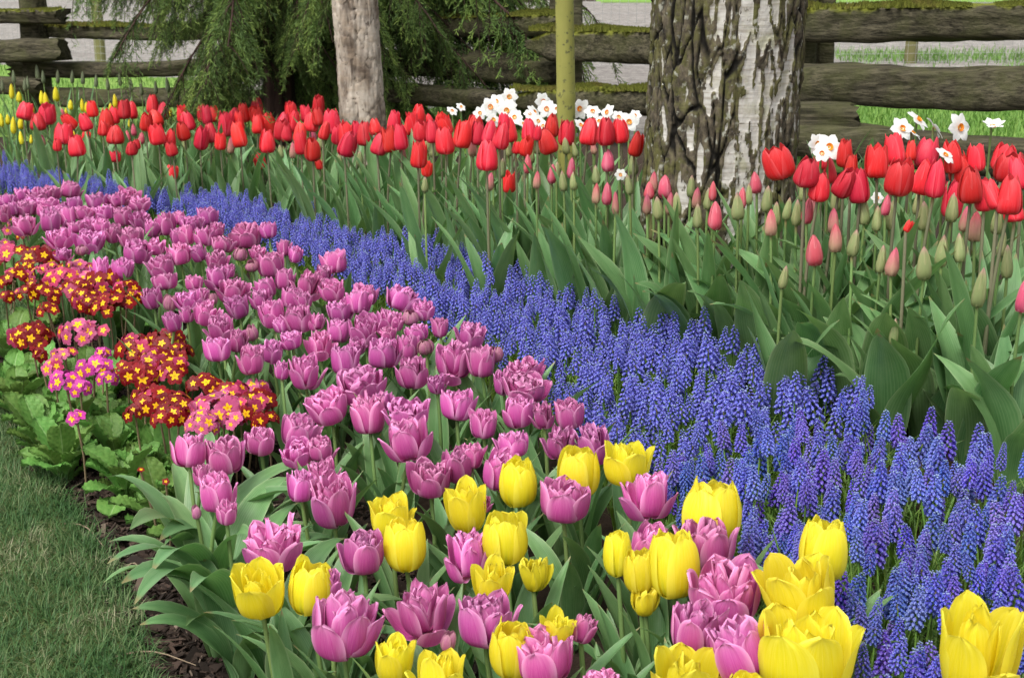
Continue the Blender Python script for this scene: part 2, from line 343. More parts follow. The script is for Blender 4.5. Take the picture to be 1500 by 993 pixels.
BUD = """622 270 11 23 g;717 265 13 27 p;735 246 11 28 g;722 236 15 28 P;693 215 14 28 p;626 210 14 24 g;633 218 12 23 g;745 219 11 20 g;773 240 13 28 P;786 263 12 26 p;
808 254 14 29 P;815 250 11 26 g;826 265 13 30 g;836 246 13 30 P;841 264 13 28 g;830 213 12 25 g;787 212 15 27 g;844 219 9 22 g;779 228 9 22 g;871 216 10 20 p;
874 256 13 28 g;873 283 13 30 p;889 284 16 33 P;891 235 20 33 P;929 240 14 32 g;923 270 12 30 g;902 297 11 34 p;957 266 14 31 p;951 279 16 26 P;948 298 14 31 p;
974 273 21 34 P;965 304 16 34 g;980 297 13 33 p;992 298 15 35 g;994 259 18 33 p;1012 272 13 32 g;1020 289 14 32 p;1022 316 15 36 g;1042 257 12 29 g;1062 264 13 32 g;
1044 279 12 29 P;1037 291 14 32 g;1048 316 22 42 P;1082 302 20 40 g;1087 290 13 32 P;1097 284 12 32 g;1109 267 18 32 P;1123 291 17 39 g;1130 326 19 39 p;
1138 312 14 35 g;1152 305 13 34 g;1167 311 16 39 g;1182 308 18 39 P;1178 280 13 31 g;1192 300 12 33 p;1195 366 26 46 P;1225 292 15 34 g;1222 322 17 37 p;
1225 348 20 43 p;1249 355 18 40 g;1267 310 17 39 g;1285 320 15 37 g;1297 300 14 31 P;1304 315 18 43 g;1344 297 15 35 g;1354 316 20 43 g;1395 304 19 43 g;
1412 320 16 38 p;1429 331 23 45 p;1461 322 18 41 g;1467 356 13 38 g;1146 405 14 35 g;1290 379 15 41 g;1306 383 21 43 p;1355 385 23 49 g;1380 367 20 47 g;
1408 363 17 43 g;1434 419 21 61 g;1477 383 18 49 g;1498 430 22 55 P;1309 485 14 39 g;196 190 9 18 P;62 206 9 18 p;187 200 9 18 P;206 202 10 18 P;275 190 9 20 g;
312 202 10 22 g;315 217 10 20 g;337 213 11 24 p;470 206 12 24 g;428 220 10 24 p;497 236 11 24 g;527 232 11 22 g;412 222 9 20 g;590 225 12 26 p;459 196 11 24 P;
242 204 9 20 g;270 210 9 20 g;92 168 9 18 P"""
BACKYELLOW = """17 134 8 24;28 142 9 16;61 143 8 20;68 147 9 24;82 138 10 22;46 159 9 14;121 154 7 21;126 157 6 16;103 154 8 15;169 148 8 20;162 156 6 10;
11 175 8 15;19 183 9 26;29 178 10 23;31 202 7 19;2 176 7 22;190 181 6 12;45 204 5 13;97 164 5 12;85 161 5 16;108 197 5 10;250 166 6 12"""
SPEARS = """20 112 6 26;36 124 6 24;55 106 7 28;63 112 6 26;40 121 6 22;84 112 6 24;105 112 6 26;121 114 6 26;140 118 6 26;158 122 6 24;176 116 6 26;192 124 6 24;207 130 6 22;246 124 7 24;228 128 6 22;3 124 6 24"""
DAFF = """662 163 15 n;675 157 13 n;703 166 17 w;718 157 24 w;727 149 20 n;746 142 22 w;747 155 18 w;742 162 25 w;722 176 20 w;739 173 18 n;754 172 20 w;766 182 17 n;
776 168 16 n;782 165 21 n;795 149 23 w;801 160 23 w;815 160 15 n;788 178 18 w;796 185 17 n;850 160 26 w;868 164 21 n;850 184 19 n;878 178 18 n;890 165 22 w;
906 172 18 n;921 179 25 w;930 170 17 n;909 256 15 w;1214 216 35 w;1196 211 26 w;1204 225 22 w;1345 176 32 n;1321 189 31 w;1369 188 31 n;1405 187 37 w;
1455 187 31 s;1384 228 27 n;1337 195 25 n;1285 290 16 n"""
# primrose plants: base u v | umbels u v w colour
PRIM = """12 420|20 378 46 R;6 340 28 P;60 384 50 R;22 412 44 R;8 438 30 R;34 345 20 R;40 398 40 R;4 365 34 P;85 378 30 R;52 424 34 R;10 320 26 P|dark red primrose at the very left edge, below the pink tulips
90 470|55 408 38 M;100 408 40 M;72 398 36 M;104 426 34 M;88 412 46 M;118 397 44 M;66 436 44 R;38 432 34 R;128 410 28 P|wine red primrose with ringed blooms between two dark red ones
165 490|112 432 52 R;70 456 34 R;176 448 44 R;126 442 44 R;198 440 30 R;145 412 34 R;150 424 58 R;186 432 48 R;160 452 52 R;132 450 40 R;100 392 24 R|broad dark red primrose clump touching the pink tulips, above the big round leaf
50 575|46 497 58 R;58 520 24 R|lone dark red primrose ball on a single tall stalk
118 590|112 492 56 P;96 526 40 P;146 492 40 P;78 540 30 P|faded rose primrose with half withered blooms behind the magenta one
128 625|96 562 46 G;138 542 52 G;118 572 34 G;156 556 30 G;150 520 24 G|magenta primrose with white-edged yellow eyes
232 600|198 514 56 R;240 506 60 R;206 552 56 R;250 546 54 R;226 530 50 R;186 545 40 R;264 520 40 R|tallest dark red primrose ball with large golden eyes
232 680|230 592 58 R;198 606 32 R;262 596 50 R;246 614 46 R;212 580 36 R|dark red primrose low in front, left of the pink-flowered one
318 690|318 606 72 P;296 624 50 P;342 620 44 P;330 590 40 P|rose pink primrose with clear yellow eyes, framed by dark red ones
350 660|302 574 60 R;340 582 54 R;372 596 56 R;376 572 38 P;388 618 40 R;352 604 50 R|dark red primrose with one big pale pink bloom, beside the tulip leaves
112 660|112 612 26 G|small primrose plant with one nearly hidden magenta bloom
236 762|243 707 12 R;206 690 10 R|leafy primrose with tiny red buds beside the bare mulch
452 640|452 628 18 R;466 636 14 R|half hidden primrose bloom peeping out behind pink tulips"""
ROSETTES = "60 500;130 575;175 640;105 625;18 580;60 650;150 600;228 655;290 720;20 520;95 690;170 668;210 705;262 745;140 640;60 610;185 720;30 600;250 700;285 800"
# ================================================================ SETTING
def soil_mat():
    b = NB('dark_soil'); p = b.gen()
    n = b.noise(p, 40, 6, .65); n2 = b.noise(p, 5, 3)
    c = b.mix(n, (.016, .011, .008), (.075, .050, .036)); c = b.mix(b.math('MULTIPLY', n2, .4), c, (.05, .035, .022))
    return b.out(c, .9, .15, 0, b.bump(n, .8, .02))
def gravel_mat():
    b = NB('grey_gravel'); p = b.gen()
    n = b.noise(p, 13, 6, .8); n2 = b.noise(b.mapping(p, (.5, 1.4, 1)), 1.1, 3)
    c = b.mix(b.step(n, .3, .7), (.13, .118, .105), (.34, .315, .285)); c = b.mix(b.math('MULTIPLY', b.step(n2, .45, .7), .5), c, (.17, .15, .135)); c = b.mix(b.math('MULTIPLY', b.step(b.noise(p, 70, 2), .60, .72), .5), c, (.50, .47, .44))
    return b.out(c, .9, .2, 0, b.bump(n, .6, .02))
def turf_mat(name, a, bb, sc=14):
    b = NB(name); p = b.gen()
    n = b.noise(p, sc, 5, .65); n2 = b.noise(p, 1.3, 3)
    c = b.mix(n, a, bb); c = b.mix(b.math('MULTIPLY', n2, .35), c, (.22, .26, .06))
    return b.out(c, .85, .1, 0, b.bump(n, .7, .03))
MAT['soil'] = soil_mat(); MAT['gravel'] = gravel_mat()
MAT['turf'] = turf_mat('far_turf', (.11, .22, .040), (.20, .34, .075)); MAT['lawn'] = turf_mat('lawn_thatch', (.035, .055, .018), (.10, .12, .05), 60)

def sheet(name, xs, ys, keep, mat, dz=0., label_kind='structure', uneven=0.):
    X, Y = np.meshgrid(xs, ys); Z = ground_z(X, Y) + dz
    if uneven: Z = Z + uneven*np.array([noise.noise((x*9, y*9, 3)) for x, y in zip(X.ravel(), Y.ravel())]).reshape(X.shape)
    V = np.stack((X, Y, Z), -1).reshape(-1, 3); F = gridfaces(len(xs), len(ys))
    if keep is not None:
        c = V[F].mean(1); F = F[keep(c[:, 0], c[:, 1])]
    mb = MB(); mb.add(V, F); me = mb.mesh(name, mat); o = new(name, me); tag(o, kind=label_kind); return o
xs = np.concatenate((np.linspace(-90, -4, 14)[:-1], np.linspace(-4, 4, 90), np.linspace(4, 90, 14)[1:]))
ys = np.concatenate((np.linspace(-12, .5, 8)[:-1], np.linspace(.5, 6, 70), np.linspace(6, 160, 40)[1:]))
g = sheet('ground', xs, ys, None, MAT['soil'])

# the lawn edge runs along the mulch; surveyed on the photograph
EDGE = np.array([survey(u, v, 0)[0][:2] for u, v in [(-60, 560), (15, 612), (60, 690), (108, 772), (150, 830), (172, 880), (188, 930), (205, 993), (235, 1100), (262, 1250)]])
EDGE = EDGE[np.argsort(EDGE[:, 1])]
def edge_x(y): return np.interp(y, EDGE[:, 1], EDGE[:, 0])
ly = np.linspace(.9, 4.6, 120); lx = np.linspace(0, 1, 60)
V = np.array([(edge_x(y) + .02*noise.noise((y*14, 2, 0)) - (1 - t)**1.5*3.2, y, .006 + .012*(1 if t < .97 else .2)) for y in ly for t in lx])
mb = MB(); mb.add(V, gridfaces(60, 120)); tag(new('lawn', mb.mesh('lawn', MAT['lawn'])), kind='structure')

def blades(n, xy, L, wd, lean, mat, name, tone=None, seg=3):
    """many separate grass blades in one mesh"""
    x, y = xy; z = ground_z(x, y) + .004
    az = rng.uniform(0, 2*math.pi, n); Ls = L*rng.uniform(.45, 1.15, n); ln = lean*rng.uniform(.2, 1.3, n); w = wd*rng.uniform(.7, 1.2, n)
    rows = []
    for k in range(seg + 1):
        t = k/seg; out = Ls*ln*t*t; up = Ls*t*np.sqrt(np.maximum(.05, 1 - (ln*t)**2*.6))
        cx, cy, cz = x + np.cos(az)*out, y + np.sin(az)*out, z + up
        ww = w*(1 - t**1.6)*.5 + 1e-4
        rows.append(np.stack((cx - np.sin(az)*ww, cy + np.cos(az)*ww, cz), 1)); rows.append(np.stack((cx + np.sin(az)*ww, cy - np.cos(az)*ww, cz), 1))
    V = np.stack(rows, 1)                                    # n, 2(seg+1), 3
    F = np.concatenate([np.stack((np.arange(n)*2*(seg+1) + 2*k, np.arange(n)*2*(seg+1) + 2*k + 1, np.arange(n)*2*(seg+1) + 2*k + 3, np.arange(n)*2*(seg+1) + 2*k + 2), 1) for k in range(seg)])
    UV = np.tile(np.array([(i % 2, (i//2)/seg) for i in range(2*(seg+1))]), (n, 1, 1))
    A = np.repeat(rng.random(n) if tone is None else tone, 2*(seg+1))
    mb = MB(); mb.add(V.reshape(-1, 3), F, UV.reshape(-1, 2), 0, A); o = new(name, mb.mesh(name, mat)); return o
def blade_mat(name, stops):
    b = NB(name); uv, u, v = b.uv(); t = b.attr('tone'); p = b.gen()
    patch = b.noise(p, 7, 3)
    f = b.math('ADD', b.math('MULTIPLY', t, .72), b.math('MULTIPLY', b.math('SUBTRACT', patch, .5), 1.3), None, True)
    return b.out(b.ramp(f, stops), .5, .25, .25)
MAT['blade'] = blade_mat('lawn_blade', [(0, (.035, .095, .026)), (.36, (.068, .145, .042)), (.60, (.12, .185, .066)), (.78, (.23, .24, .13)), (1, (.38, .35, .23))])
n = 78000
y = rng.uniform(1.55, 4.4, n); x = edge_x(y) + .02 - np.abs(rng.normal(0, .42, n)) + rng.normal(0, .012, n)
keep = x > -1.95; x, y = x[keep], y[keep]
tag(blades(len(x), (x, y), .044, .0028, 1.0, MAT['blade'], 'grass'), 'short lawn grass with straw coloured dead blades', 'grass', kind='stuff')

# bark mulch over the bare strip and under the flowers
def chip_mat():
    b = NB('bark_chip'); t = b.attr('tone'); p = b.obj()
    c = b.ramp(t, [(0, (.012, .009, .007)), (.5, (.034, .023, .017)), (.85, (.075, .048, .036)), (.97, (.16, .12, .09)), (1, (.26, .2, .15))])
    c = b.mix(b.math('MULTIPLY', b.noise(p, 120, 2), .5), c, (.03, .02, .015))
    return b.out(c, .85, .2)
MAT['chip'] = chip_mat()
n = 34000
y = rng.uniform(1.4, 4.6, n); x = edge_x(y) + rng.uniform(-.03, .62, n)
L = rng.gamma(1.6, .0045, n) + .0025; wd = L*rng.uniform(.15, .5, n); az = rng.uniform(0, 6.283, n); p1 = rng.normal(0, .35, n); p2 = rng.normal(0, .3, n)
z = ground_z(x, y) + rng.uniform(.002, .014, n)
ex = np.stack((np.cos(az)*np.cos(p1), np.sin(az)*np.cos(p1), np.sin(p1)), 1)*L[:, None]; ey = np.stack((-np.sin(az)*np.cos(p2), np.cos(az)*np.cos(p2), np.sin(p2)), 1)*wd[:, None]
c = np.stack((x, y, z), 1); ez = np.array((0, 0, .0022))
V = np.stack((c - ex - ey*.6, c + ex*.9 - ey, c + ex + ey*.7, c - ex*.8 + ey, c - ex*.9 - ey*.5 + ez, c + ex*.8 - ey*.8 + ez, c + ex*.9 + ey*.6 + ez, c - ex*.7 + ey*.8 + ez), 1).reshape(-1, 3)
b8 = np.arange(n)[:, None]*8
F = np.concatenate([b8 + np.array(q) for q in ((4, 5, 6, 7), (0, 1, 5, 4), (1, 2, 6, 5), (2, 3, 7, 6), (3, 0, 4, 7))])
mb = MB(); mb.add(V, F, None, 0, np.repeat(rng.random(n), 8)); tag(new('bark_mulch', mb.mesh('bark_mulch', MAT['chip'], False)), 'dark bark mulch chips beside the lawn', 'mulch', kind='stuff')

# dry twigs lying on the mulch
MAT['twig'] = flat('dry_twig', (.24, .18, .12), .8)
for (u0, v0, u1, v1, lab) in [(92, 768, 158, 800, 'pale dry twig lying across the mulch beside the lawn'), (178, 838, 210, 834, 'short straw lying on the mulch right of the longer twig'), (150, 968, 290, 968, 'long thin dry twig lying on the mulch at the bottom')]:
    a = survey(u0, v0, .016)[0]; c = survey(u1, v1, .016)[0]; mb = MB()
    P = [a + (c - a)*t + np.array((0, .02*math.sin(t*4), .008*math.sin(3*t))) for t in np.linspace(0, 1, 7)]
    base = a.copy(); tube(mb, np.array(P) - base, np.linspace(.0022, .001, 7), 5); o = new('dry_twig', mb.mesh('dry_twig', MAT['twig']), None, base); tag(o, lab, 'twig')

# beyond the fence: gravel drive, turf
xs2 = np.linspace(-16, 16, 129); ys2 = np.linspace(5.4, 27, 140)
def in_left(x, y): return (y < np.interp(x, [-16, -6, -3.2, -1.2, 0, .6], [13, 12.4, 11.6, 9.3, 8.2, 5]) + .15*np.sin(x*5)) & (x < .6) & (y > np.interp(x, [-3, -1.2, 0], [8.0, 7.0, 6.2]))
def in_right(x, y): return (y < np.interp(x, [1.0, 1.6, 2.6, 4, 16], [5, 8.4, 9.0, 9.4, 10.5]) + .12*np.sin(x*6)) & (x > 1.0)
def in_back(x, y): return y > np.interp(x, [-2, 0], [40, 16.3]) + .1*np.sin(x*3)
sheet('gravel_drive', xs2, ys2, lambda x, y: (y > np.interp(x, [-3, -1.2, 0], [8.0, 7.0, 6.2])) & ~(in_left(x, y) | in_right(x, y) | in_back(x, y)), MAT['gravel'], .004)
sheet('lawn', xs2, ys2, in_left, MAT['turf'], .004)
sheet('lawn', xs2, ys2, in_right, MAT['turf'], .004)
sheet('field', np.linspace(-60, 60, 60), np.linspace(16.0, 90, 40), lambda x, y: y > np.interp(x, [-2, 0], [26.5, 16.6]), MAT['turf'], .008)
MAT['turfblade'] = blade_mat('turf_blade', [(0, (.10, .21, .035)), (.5, (.15, .29, .055)), (1, (.25, .40, .11))])
n = 40000; x = rng.uniform(1.1, 4.2, n); y = rng.uniform(5.6, 10.6, n); k = in_right(x, y) & (x < y*.42); x, y = x[k], y[k]
x2 = rng.uniform(-5.5, .4, 26000); y2 = rng.uniform(6.2, 13, 26000); k = in_left(x2, y2) & (np.abs(x2) < y2*.42); x, y = np.concatenate((x, x2[k])), np.concatenate((y, y2[k]))
x3 = rng.uniform(2.2, 4.6, 3500); y3 = 9.9 + rng.normal(0, .25, 3500); x = np.concatenate((x, x3)); y = np.concatenate((y, y3))
tag(blades(len(x), (x, y), .05, .006, .8, MAT['turfblade'], 'grass', None, 2), 'bright green turf behind the rail fence', 'grass', kind='stuff')

# ---------------------------------------------------------------- tree trunks
def trunk(name, base, top, r0, r1, bark, flare, seed, nth=200, nz=240, zvis=1.3, parent=None, mat=None, lean2=0.):
    """bark(theta, z) -> (outward displacement, tone)"""
    H = top[2] - base[2]; zs = np.concatenate((np.linspace(0, zvis, nz), np.linspace(zvis, H, 30)[1:])); V = []; A = []; UV = []
    for z in zs:
        t = z/H; cx = (top[0] - base[0])*t + lean2*math.sin(t*9); cy = (top[1] - base[1])*t; r = r0 + (r1 - r0)*t + flare*math.exp(-z/.16)
        for i in range(nth):
            th = 2*math.pi*i/nth; d, a = bark(th, z); rr = r + d + flare*.6*math.exp(-z/.12)*math.sin(th*5 + seed)
            V.append((cx + rr*math.cos(th), cy + rr*math.sin(th), z)); A.append(a); UV.append((i/nth, z))
    mb = MB(); mb.add(V, gridfaces(nth, len(zs), True), UV, 0, A)
    return new(name, mb.mesh(name, mat), parent)
fb = lambda *a: noise.noise(a)
def fbm(x, y, z, o=4): return noise.fractal((x, y, z), .6, 2.1, o)
def birch_bark(th, z):
    c, s = math.cos(th), math.sin(th)
    w1 = .35*fb(c*2.5, s*2.5, z*4); w2 = .30*fb(c*6 + 9, s*6, z*7)
    n2 = fbm(c*11, s*11, z*13, 4); n1 = fbm(c*2.6, s*2.6, z*2.2 + 7, 3)
    d = noise.voronoi((c*5.6 + w1 + .5*w2, s*5.6 - w1 + .5*w2, z*6.2 + w2))[0]; e = d[1] - d[0]
    low = .55*math.exp(-z/.30)
    side = .20 + .22*max(0, -math.cos(th)) + .16*max(0, math.cos(th) - .3) - .46*math.exp(-((th - 4.98)/.33)**2) - .14*math.exp(-((th - 4.35)/.12)**2)
    wd = max(.03, .165 + side + low*.6 + .42*n1)
    f = e + .27*n2
    t = 1 - max(0., min(1., (f - wd*.62)/(wd*.5 + .05)))
    t = t*t*(3 - 2*t); crack = max(0., 1 - e/.10)
    return t*(.006 + .006*n2) - .013*crack*min(1, wd*2.2) + .003*n1 + .0008*fb(c*9, s*9, z*60), t + crack*.6*min(1, wd*2)
def birch_mat():
    b = NB('birch_bark'); p = b.obj(); t = b.attr('tone')
    lines = b.noise(b.mapping(p, (9, 9, 150)), 1., 4, .6); big = b.noise(p, 9, 4, .6); fine = b.noise(b.mapping(p, (60, 60, 30)), 1, 5, .7)
    wht = b.mix(b.step(lines, .40, .72), (.46, .445, .405), (.30, .275, .23)); wht = b.mix(b.math('MULTIPLY', b.step(big, .5, .72), .45), wht, (.33, .31, .20))
    wht = b.mix(b.step(b.noise(b.mapping(p, (26, 26, 210)), 1., 2), .68, .76), wht, (.10, .085, .06))
    drk = b.mix(b.step(fine, .3, .75), (.030, .025, .018), (.150, .125, .085)); drk = b.mix(b.math('MULTIPLY', b.step(b.math('ADD', b.math('MULTIPLY', big, .6), b.math('MULTIPLY', fine, .45)), .52, .66), .7), drk, (.105, .105, .030)); drk = b.mix(b.math('MULTIPLY', b.step(b.noise(p, 22, 4, .65), .46, .62), .62), drk, (.085, .088, .022))
    drk = b.mix(b.step(b.noise(p, 55, 3), .58, .70), drk, (.26, .26, .21)); drk = b.mix(b.step(t, 1.0, 1.35), drk, (.008, .007, .005))
    flk = b.noise(b.mapping(p, (45, 45, 22)), 1, 4, .7); wht = b.mix(b.step(flk, .60, .67), wht, (.07, .06, .04)); wht = b.mix(b.math('MULTIPLY', b.step(b.noise(p, 16, 3), .55, .66), .55), wht, (.25, .25, .14))
    c = b.mix(b.step(b.math('ADD', t, b.math('MULTIPLY', b.math('SUBTRACT', fine, .5), .5)), .32, .62), wht, drk)
    h = b.math('ADD', fine, b.math('MULTIPLY', lines, .3))
    return b.out(c, .85, .15, 0, b.bump(h, .6, .008))
MAT['birch'] = birch_mat()
pb = point(1058, 100, 3.28); gz = float(ground_z(pb[0], pb[1]))
root = tag(new('birch_tree', None, None, (pb[0] - .002, pb[1], gz)), 'thick birch with cracked black and white bark, by the red tulips', 'tree')
trunk('trunk', np.array((0, 0, 0)), np.array((.06, .02, 4.2)), .172, .15, birch_bark, .022, 1.0, 300, 300, 1.0, root, MAT['birch'])

def paper_bark(th, z):
    c, s = math.cos(th), math.sin(th)
    w1 = .35*fb(c*2, s*2, z*6); n2 = fbm(c*5, s*5, z*14, 4); n1 = fbm(c*2.2, s*2.2, z*2.2 + 20, 3)
    d, q = noise.voronoi((c*2.6 + w1, s*2.6 - w1, z*13 + 2*w1)); e = d[1] - d[0]; lift = .5 + .5*math.sin(q[0][0]*91 + q[0][2]*37)
    shade_groove = max(0., 1 - abs(((th - 4.55 - .5*n1 + math.pi) % (2*math.pi)) - math.pi)/.20)  # dent down the trunk's middle; shade there is also put into the tone
    t = max(0., 1 - e/(.05 + .05*n2 + .02)) if e < .1 else 0.
    return .004*n1 + .0055*lift*min(1, e/.12) + .0015*n2 - .012*shade_groove, min(1., t*.9 + shade_groove*.6 + .25*(lift < .2))
def paper_mat():
    b = NB('peeling_bark'); p = b.obj(); t = b.attr('tone')
    n = b.noise(b.mapping(p, (16, 16, 40)), 1, 4, .6); big = b.noise(b.mapping(p, (14, 14, 5)), 1, 4, .6)
    c = b.mix(b.step(big, .38, .62), (.10, .075, .056), (.43, .375, .31)); c = b.mix(b.math('MULTIPLY', b.step(n, .4, .7), .6), c, (.30, .235, .17))
    c = b.mix(b.math('MULTIPLY', b.step(t, .45, .9), .85), c, (.055, .042, .032))  # darkens plate cracks and the shade painted down the middle
    return b.out(c, .85, .15, 0, b.bump(n, .5, .006))
MAT['paper'] = paper_mat()
pb = point(527, 100, 5.9); gz = float(ground_z(pb[0], pb[1]))
root = tag(new('paperbark_tree', None, None, (pb[0] + .018, pb[1], gz)), 'slim tree with flaking beige bark in front of the dark conifer', 'tree')
trunk('trunk', np.array((0, 0, 0)), np.array((-.14, .0, 4.0)), .092, .074, paper_bark, .014, 2.0, 120, 200, 1.2, root, MAT['paper'])

def smooth_bark(th, z): return .0012*fbm(math.cos(th), math.sin(th), z*5, 2) + (.0018 if abs((z*3.1) % 1 - .5) < .03 else 0), 0
def green_mat():
    b = NB('green_bark'); p = b.obj(); n = b.noise(b.mapping(p, (30, 30, 6)), 1, 4); n2 = b.noise(p, 60, 3)
    c = b.mix(n, (.15, .155, .035), (.33, .32, .085)); c = b.mix(b.step(n2, .60, .7), c, (.10, .10, .04))
    return b.out(c, .6, .25, 0, b.bump(n, .2, .003))
MAT['green'] = green_mat()
pb = point(830, 100, 4.15); gz = float(ground_z(pb[0], pb[1]))
root = tag(new('young_tree', None, None, (pb[0] + .012, pb[1], gz)), 'smooth olive green young trunk rising among white daffodils', 'tree')
trunk('trunk', np.array((0, 0, 0)), np.array((-.09, 0, 3.4)), .0275, .024, smooth_bark, .002, 0., 28, 100, 1.3, root, MAT['green'])

# ---------------------------------------------------------------- rail fence
def rail_mat():
    b = NB('weathered_split_rail'); p = b.obj(); t = b.attr('tone')
    g = b.noise(b.mapping(p, (3.5, 70, 70)), 1, 5, .65); n = b.noise(p, 7, 4, .6); f = b.noise(p, 90, 3)
    g2 = b.noise(b.mapping(p, (1.6, 190, 190)), 1, 3, .6); c = b.mix(b.step(g, .3, .72), (.024, .022, .014), (.120, .106, .068)); c = b.mix(b.math('MULTIPLY', b.step(g2, .52, .66), .7), c, (.012, .011, .008)); c = b.mix(b.math('MULTIPLY', b.step(n, .42, .68), .6), c, (.070, .074, .028))
    moss = b.math('MULTIPLY', b.step(b.math('ADD', t, b.math('MULTIPLY', b.math('SUBTRACT', n, .5), 1.6)), .62, .85), .9)
    mc = b.mix(f, (.065, .075, .010), (.22, .23, .03))
    c = b.mix(moss, c, mc)
    return b.out(c, .9, .12, 0, b.bump(b.math('ADD', g, b.math('MULTIPLY', f, .4)), .7, .012))
MAT['rail'] = rail_mat()
def moss_mat():
    b = NB('moss'); p = b.obj(); n = b.noise(p, 40, 5, .7); n2 = b.noise(p, 8, 3)
    c = b.mix(n, (.026, .032, .006), (.17, .185, .028)); c = b.mix(b.math('MULTIPLY', b.step(n2, .5, .7), .5), c, (.13, .09, .03))
    return b.out(c, .95, .1, 0, b.bump(n, 1, .02))
MAT['moss'] = moss_mat()
def rail(parent, a, b_, h, d, seed, taper=(1, 1), moss=False, bow=0., rough=1.):
    """a rough split log from a to b: faceted section, uneven edges, splintered ends"""
    a = np.array(a); b_ = np.array(b_); L = np.linalg.norm(b_ - a); nz = 64; nth = 22; V = []; A = []
    ax = (b_ - a)/L; up = np.array((0, 0, 1.)); sd_ = np.cross(ax, up); sd_ /= np.linalg.norm(sd_); up = np.cross(sd_, ax)
    for k in range(nz):
        t = k/(nz - 1); x = L*t; tp = np.interp(t, [0, .12, .88, 1], [taper[0], 1, 1, taper[1]])
        for i in range(nth):
            w = 2*math.pi*i/nth; c, s = math.cos(w), math.sin(w)
            q = (abs(c)**5 + abs(s)**5)**(-1/5)*.96
            n = .24*noise.noise((x*2.2, c*1.2 + seed*3, s*1.2)) + .07*noise.noise((x*1.5, c*9 + seed, s*9 + 2)) + .14*noise.noise((x*8, c*2.5 + seed, s*2.5 + 5)) + .05*noise.noise((x*3, c*7 + seed, s*7))
            q *= tp*(1 + rough*n); e = 0
            if k in (0, nz - 1): e = .07*noise.noise((c*3, s*3, seed + k))*(1 if k else -1)
            bw = bow*math.sin(math.pi*t) + .18*h*noise.noise((x*1.3, seed, 0))
            V.append(ax*(x + e) + sd_*(c*q*d/2) + up*(s*q*h/2 + bw)); A.append(max(0, s)*(.95 if moss else .35))
    mb = MB(); mb.add(V, gridfaces(nth, nz, True), None, 0, A)
    mb.add(V[:nth], np.array([list(range(nth))[::-1]]), None, 0, np.zeros(nth)); mb.add(V[-nth:], np.array([list(range(nth))]), None, 0, np.zeros(nth))
    o = new('rail', mb.mesh('rail', MAT['rail']), parent, a)
    if moss:
        m2 = MB(); n = int(L*2600); x = rng.uniform(0.02, L - .02, n); y = rng.normal(0, d*.22, n); keep = np.array([noise.noise((xx*2.2, seed, 1)) > -.6 for xx in x]); x, y = x[keep], y[keep]; n = len(x)
        hh = np.array([max(0, .45 + 1.3*noise.noise((xx*4.5, yy*9, seed)) + .5*noise.noise((xx*16, yy*25, seed)))*min(1, max(0, (noise.noise((xx*2.2, seed, 1)) + .6)*2.5)) for xx, yy in zip(x, y)])*.024*h/.15 + .001
        zt = np.array([h/2*(1 + rough*.05) + bow*math.sin(math.pi*xx/L) + .18*h*noise.noise((xx*1.3, seed, 0)) for xx in x]) - .012
        az = rng.uniform(0, 6.28, n); rr = rng.uniform(.006, .014, n)
        P = []
        for q in (0, 2.1, 4.2): P.append((x + rr*np.cos(az + q), y + rr*np.sin(az + q), zt))
        P.append((x + rng.normal(0, .006, n), y + rng.normal(0, .006, n), zt + hh + .012))
        Q = [ax*p[0][:, None] + sd_*p[1][:, None] + up*p[2][:, None] for p in P]
        Vv = np.stack(Q, 1).reshape(-1, 3); b4 = np.arange(n)[:, None]*4
        m2.add(Vv, np.concatenate([b4 + np.array(f) for f in ((0, 1, 3), (1, 2, 3), (2, 0, 3))]))
        new('moss', m2.mesh('moss', MAT['moss']), o)
    return o
def local(root, p): return np.array(p) - np.array(root.location)
def fence_panel(base, label, rails, posts, group):
    root = tag(new('rail_fence', None, None, base), label, 'fence', group)
    for i, (u0, v0, D0, u1, v1, D1, h, d, tp, ms, bow) in enumerate(rails):
        rail(root, local(root, point(u0, v0, D0)), local(root, point(u1, v1, D1)), h, d, base[0]*7 + i*1.7, tp, ms, bow)
    for (u, D, wpx, vtop) in posts:
        p = point(u, 60, D); gz = float(ground_z(p[0], p[1])); top = point(u, vtop, D)[2]; w = wpx/FPX*D
        o = rail(root, local(root, (p[0], p[1], gz - .05)), local(root, (p[0] + .001, p[1], top)), w, w, u*.1, (1, 1)); o.name = 'post'
    return root
G = 'panels of the mossy split rail fence'
c = point(1330, 235, 5.35)
fence_panel((c[0], c[1], float(ground_z(c[0], c[1]))), 'mossy rail fence panel right of the birch, thick green moss on top', [
    (1090, 36, 5.5, 1640, 30, 5.2, .135, .15, (.9, 1), True, 0), (1080, 128, 5.5, 1640, 128, 5.2, .155, .15, (.9, 1), False, 0),
    (1060, 168, 5.35, 1247, 172, 5.3, .105, .13, (1, .95), False, 0), (1120, 206, 5.35, 1640, 245, 5.1, .135, .15, (.9, 1), False, .01)],
    [(1206, 5.68, 26, -60), (1185, 5.62, 22, -50)], G)
c = point(870, 200, 6.0)
fence_panel((c[0], c[1], float(ground_z(c[0], c[1]))), 'weathered rail fence panel between the green trunk and the birch', [
    (778, 66, 6.3, 1120, 76, 5.75, .145, .14, (.3, 1), True, 0), (752, 146, 6.25, 1120, 152, 5.7, .115, .14, (.4, 1), True, 0)],
    [(812, 6.5, 18, -120), (845, 6.35, 18, -120)], G)
c = point(700, 180, 6.4)
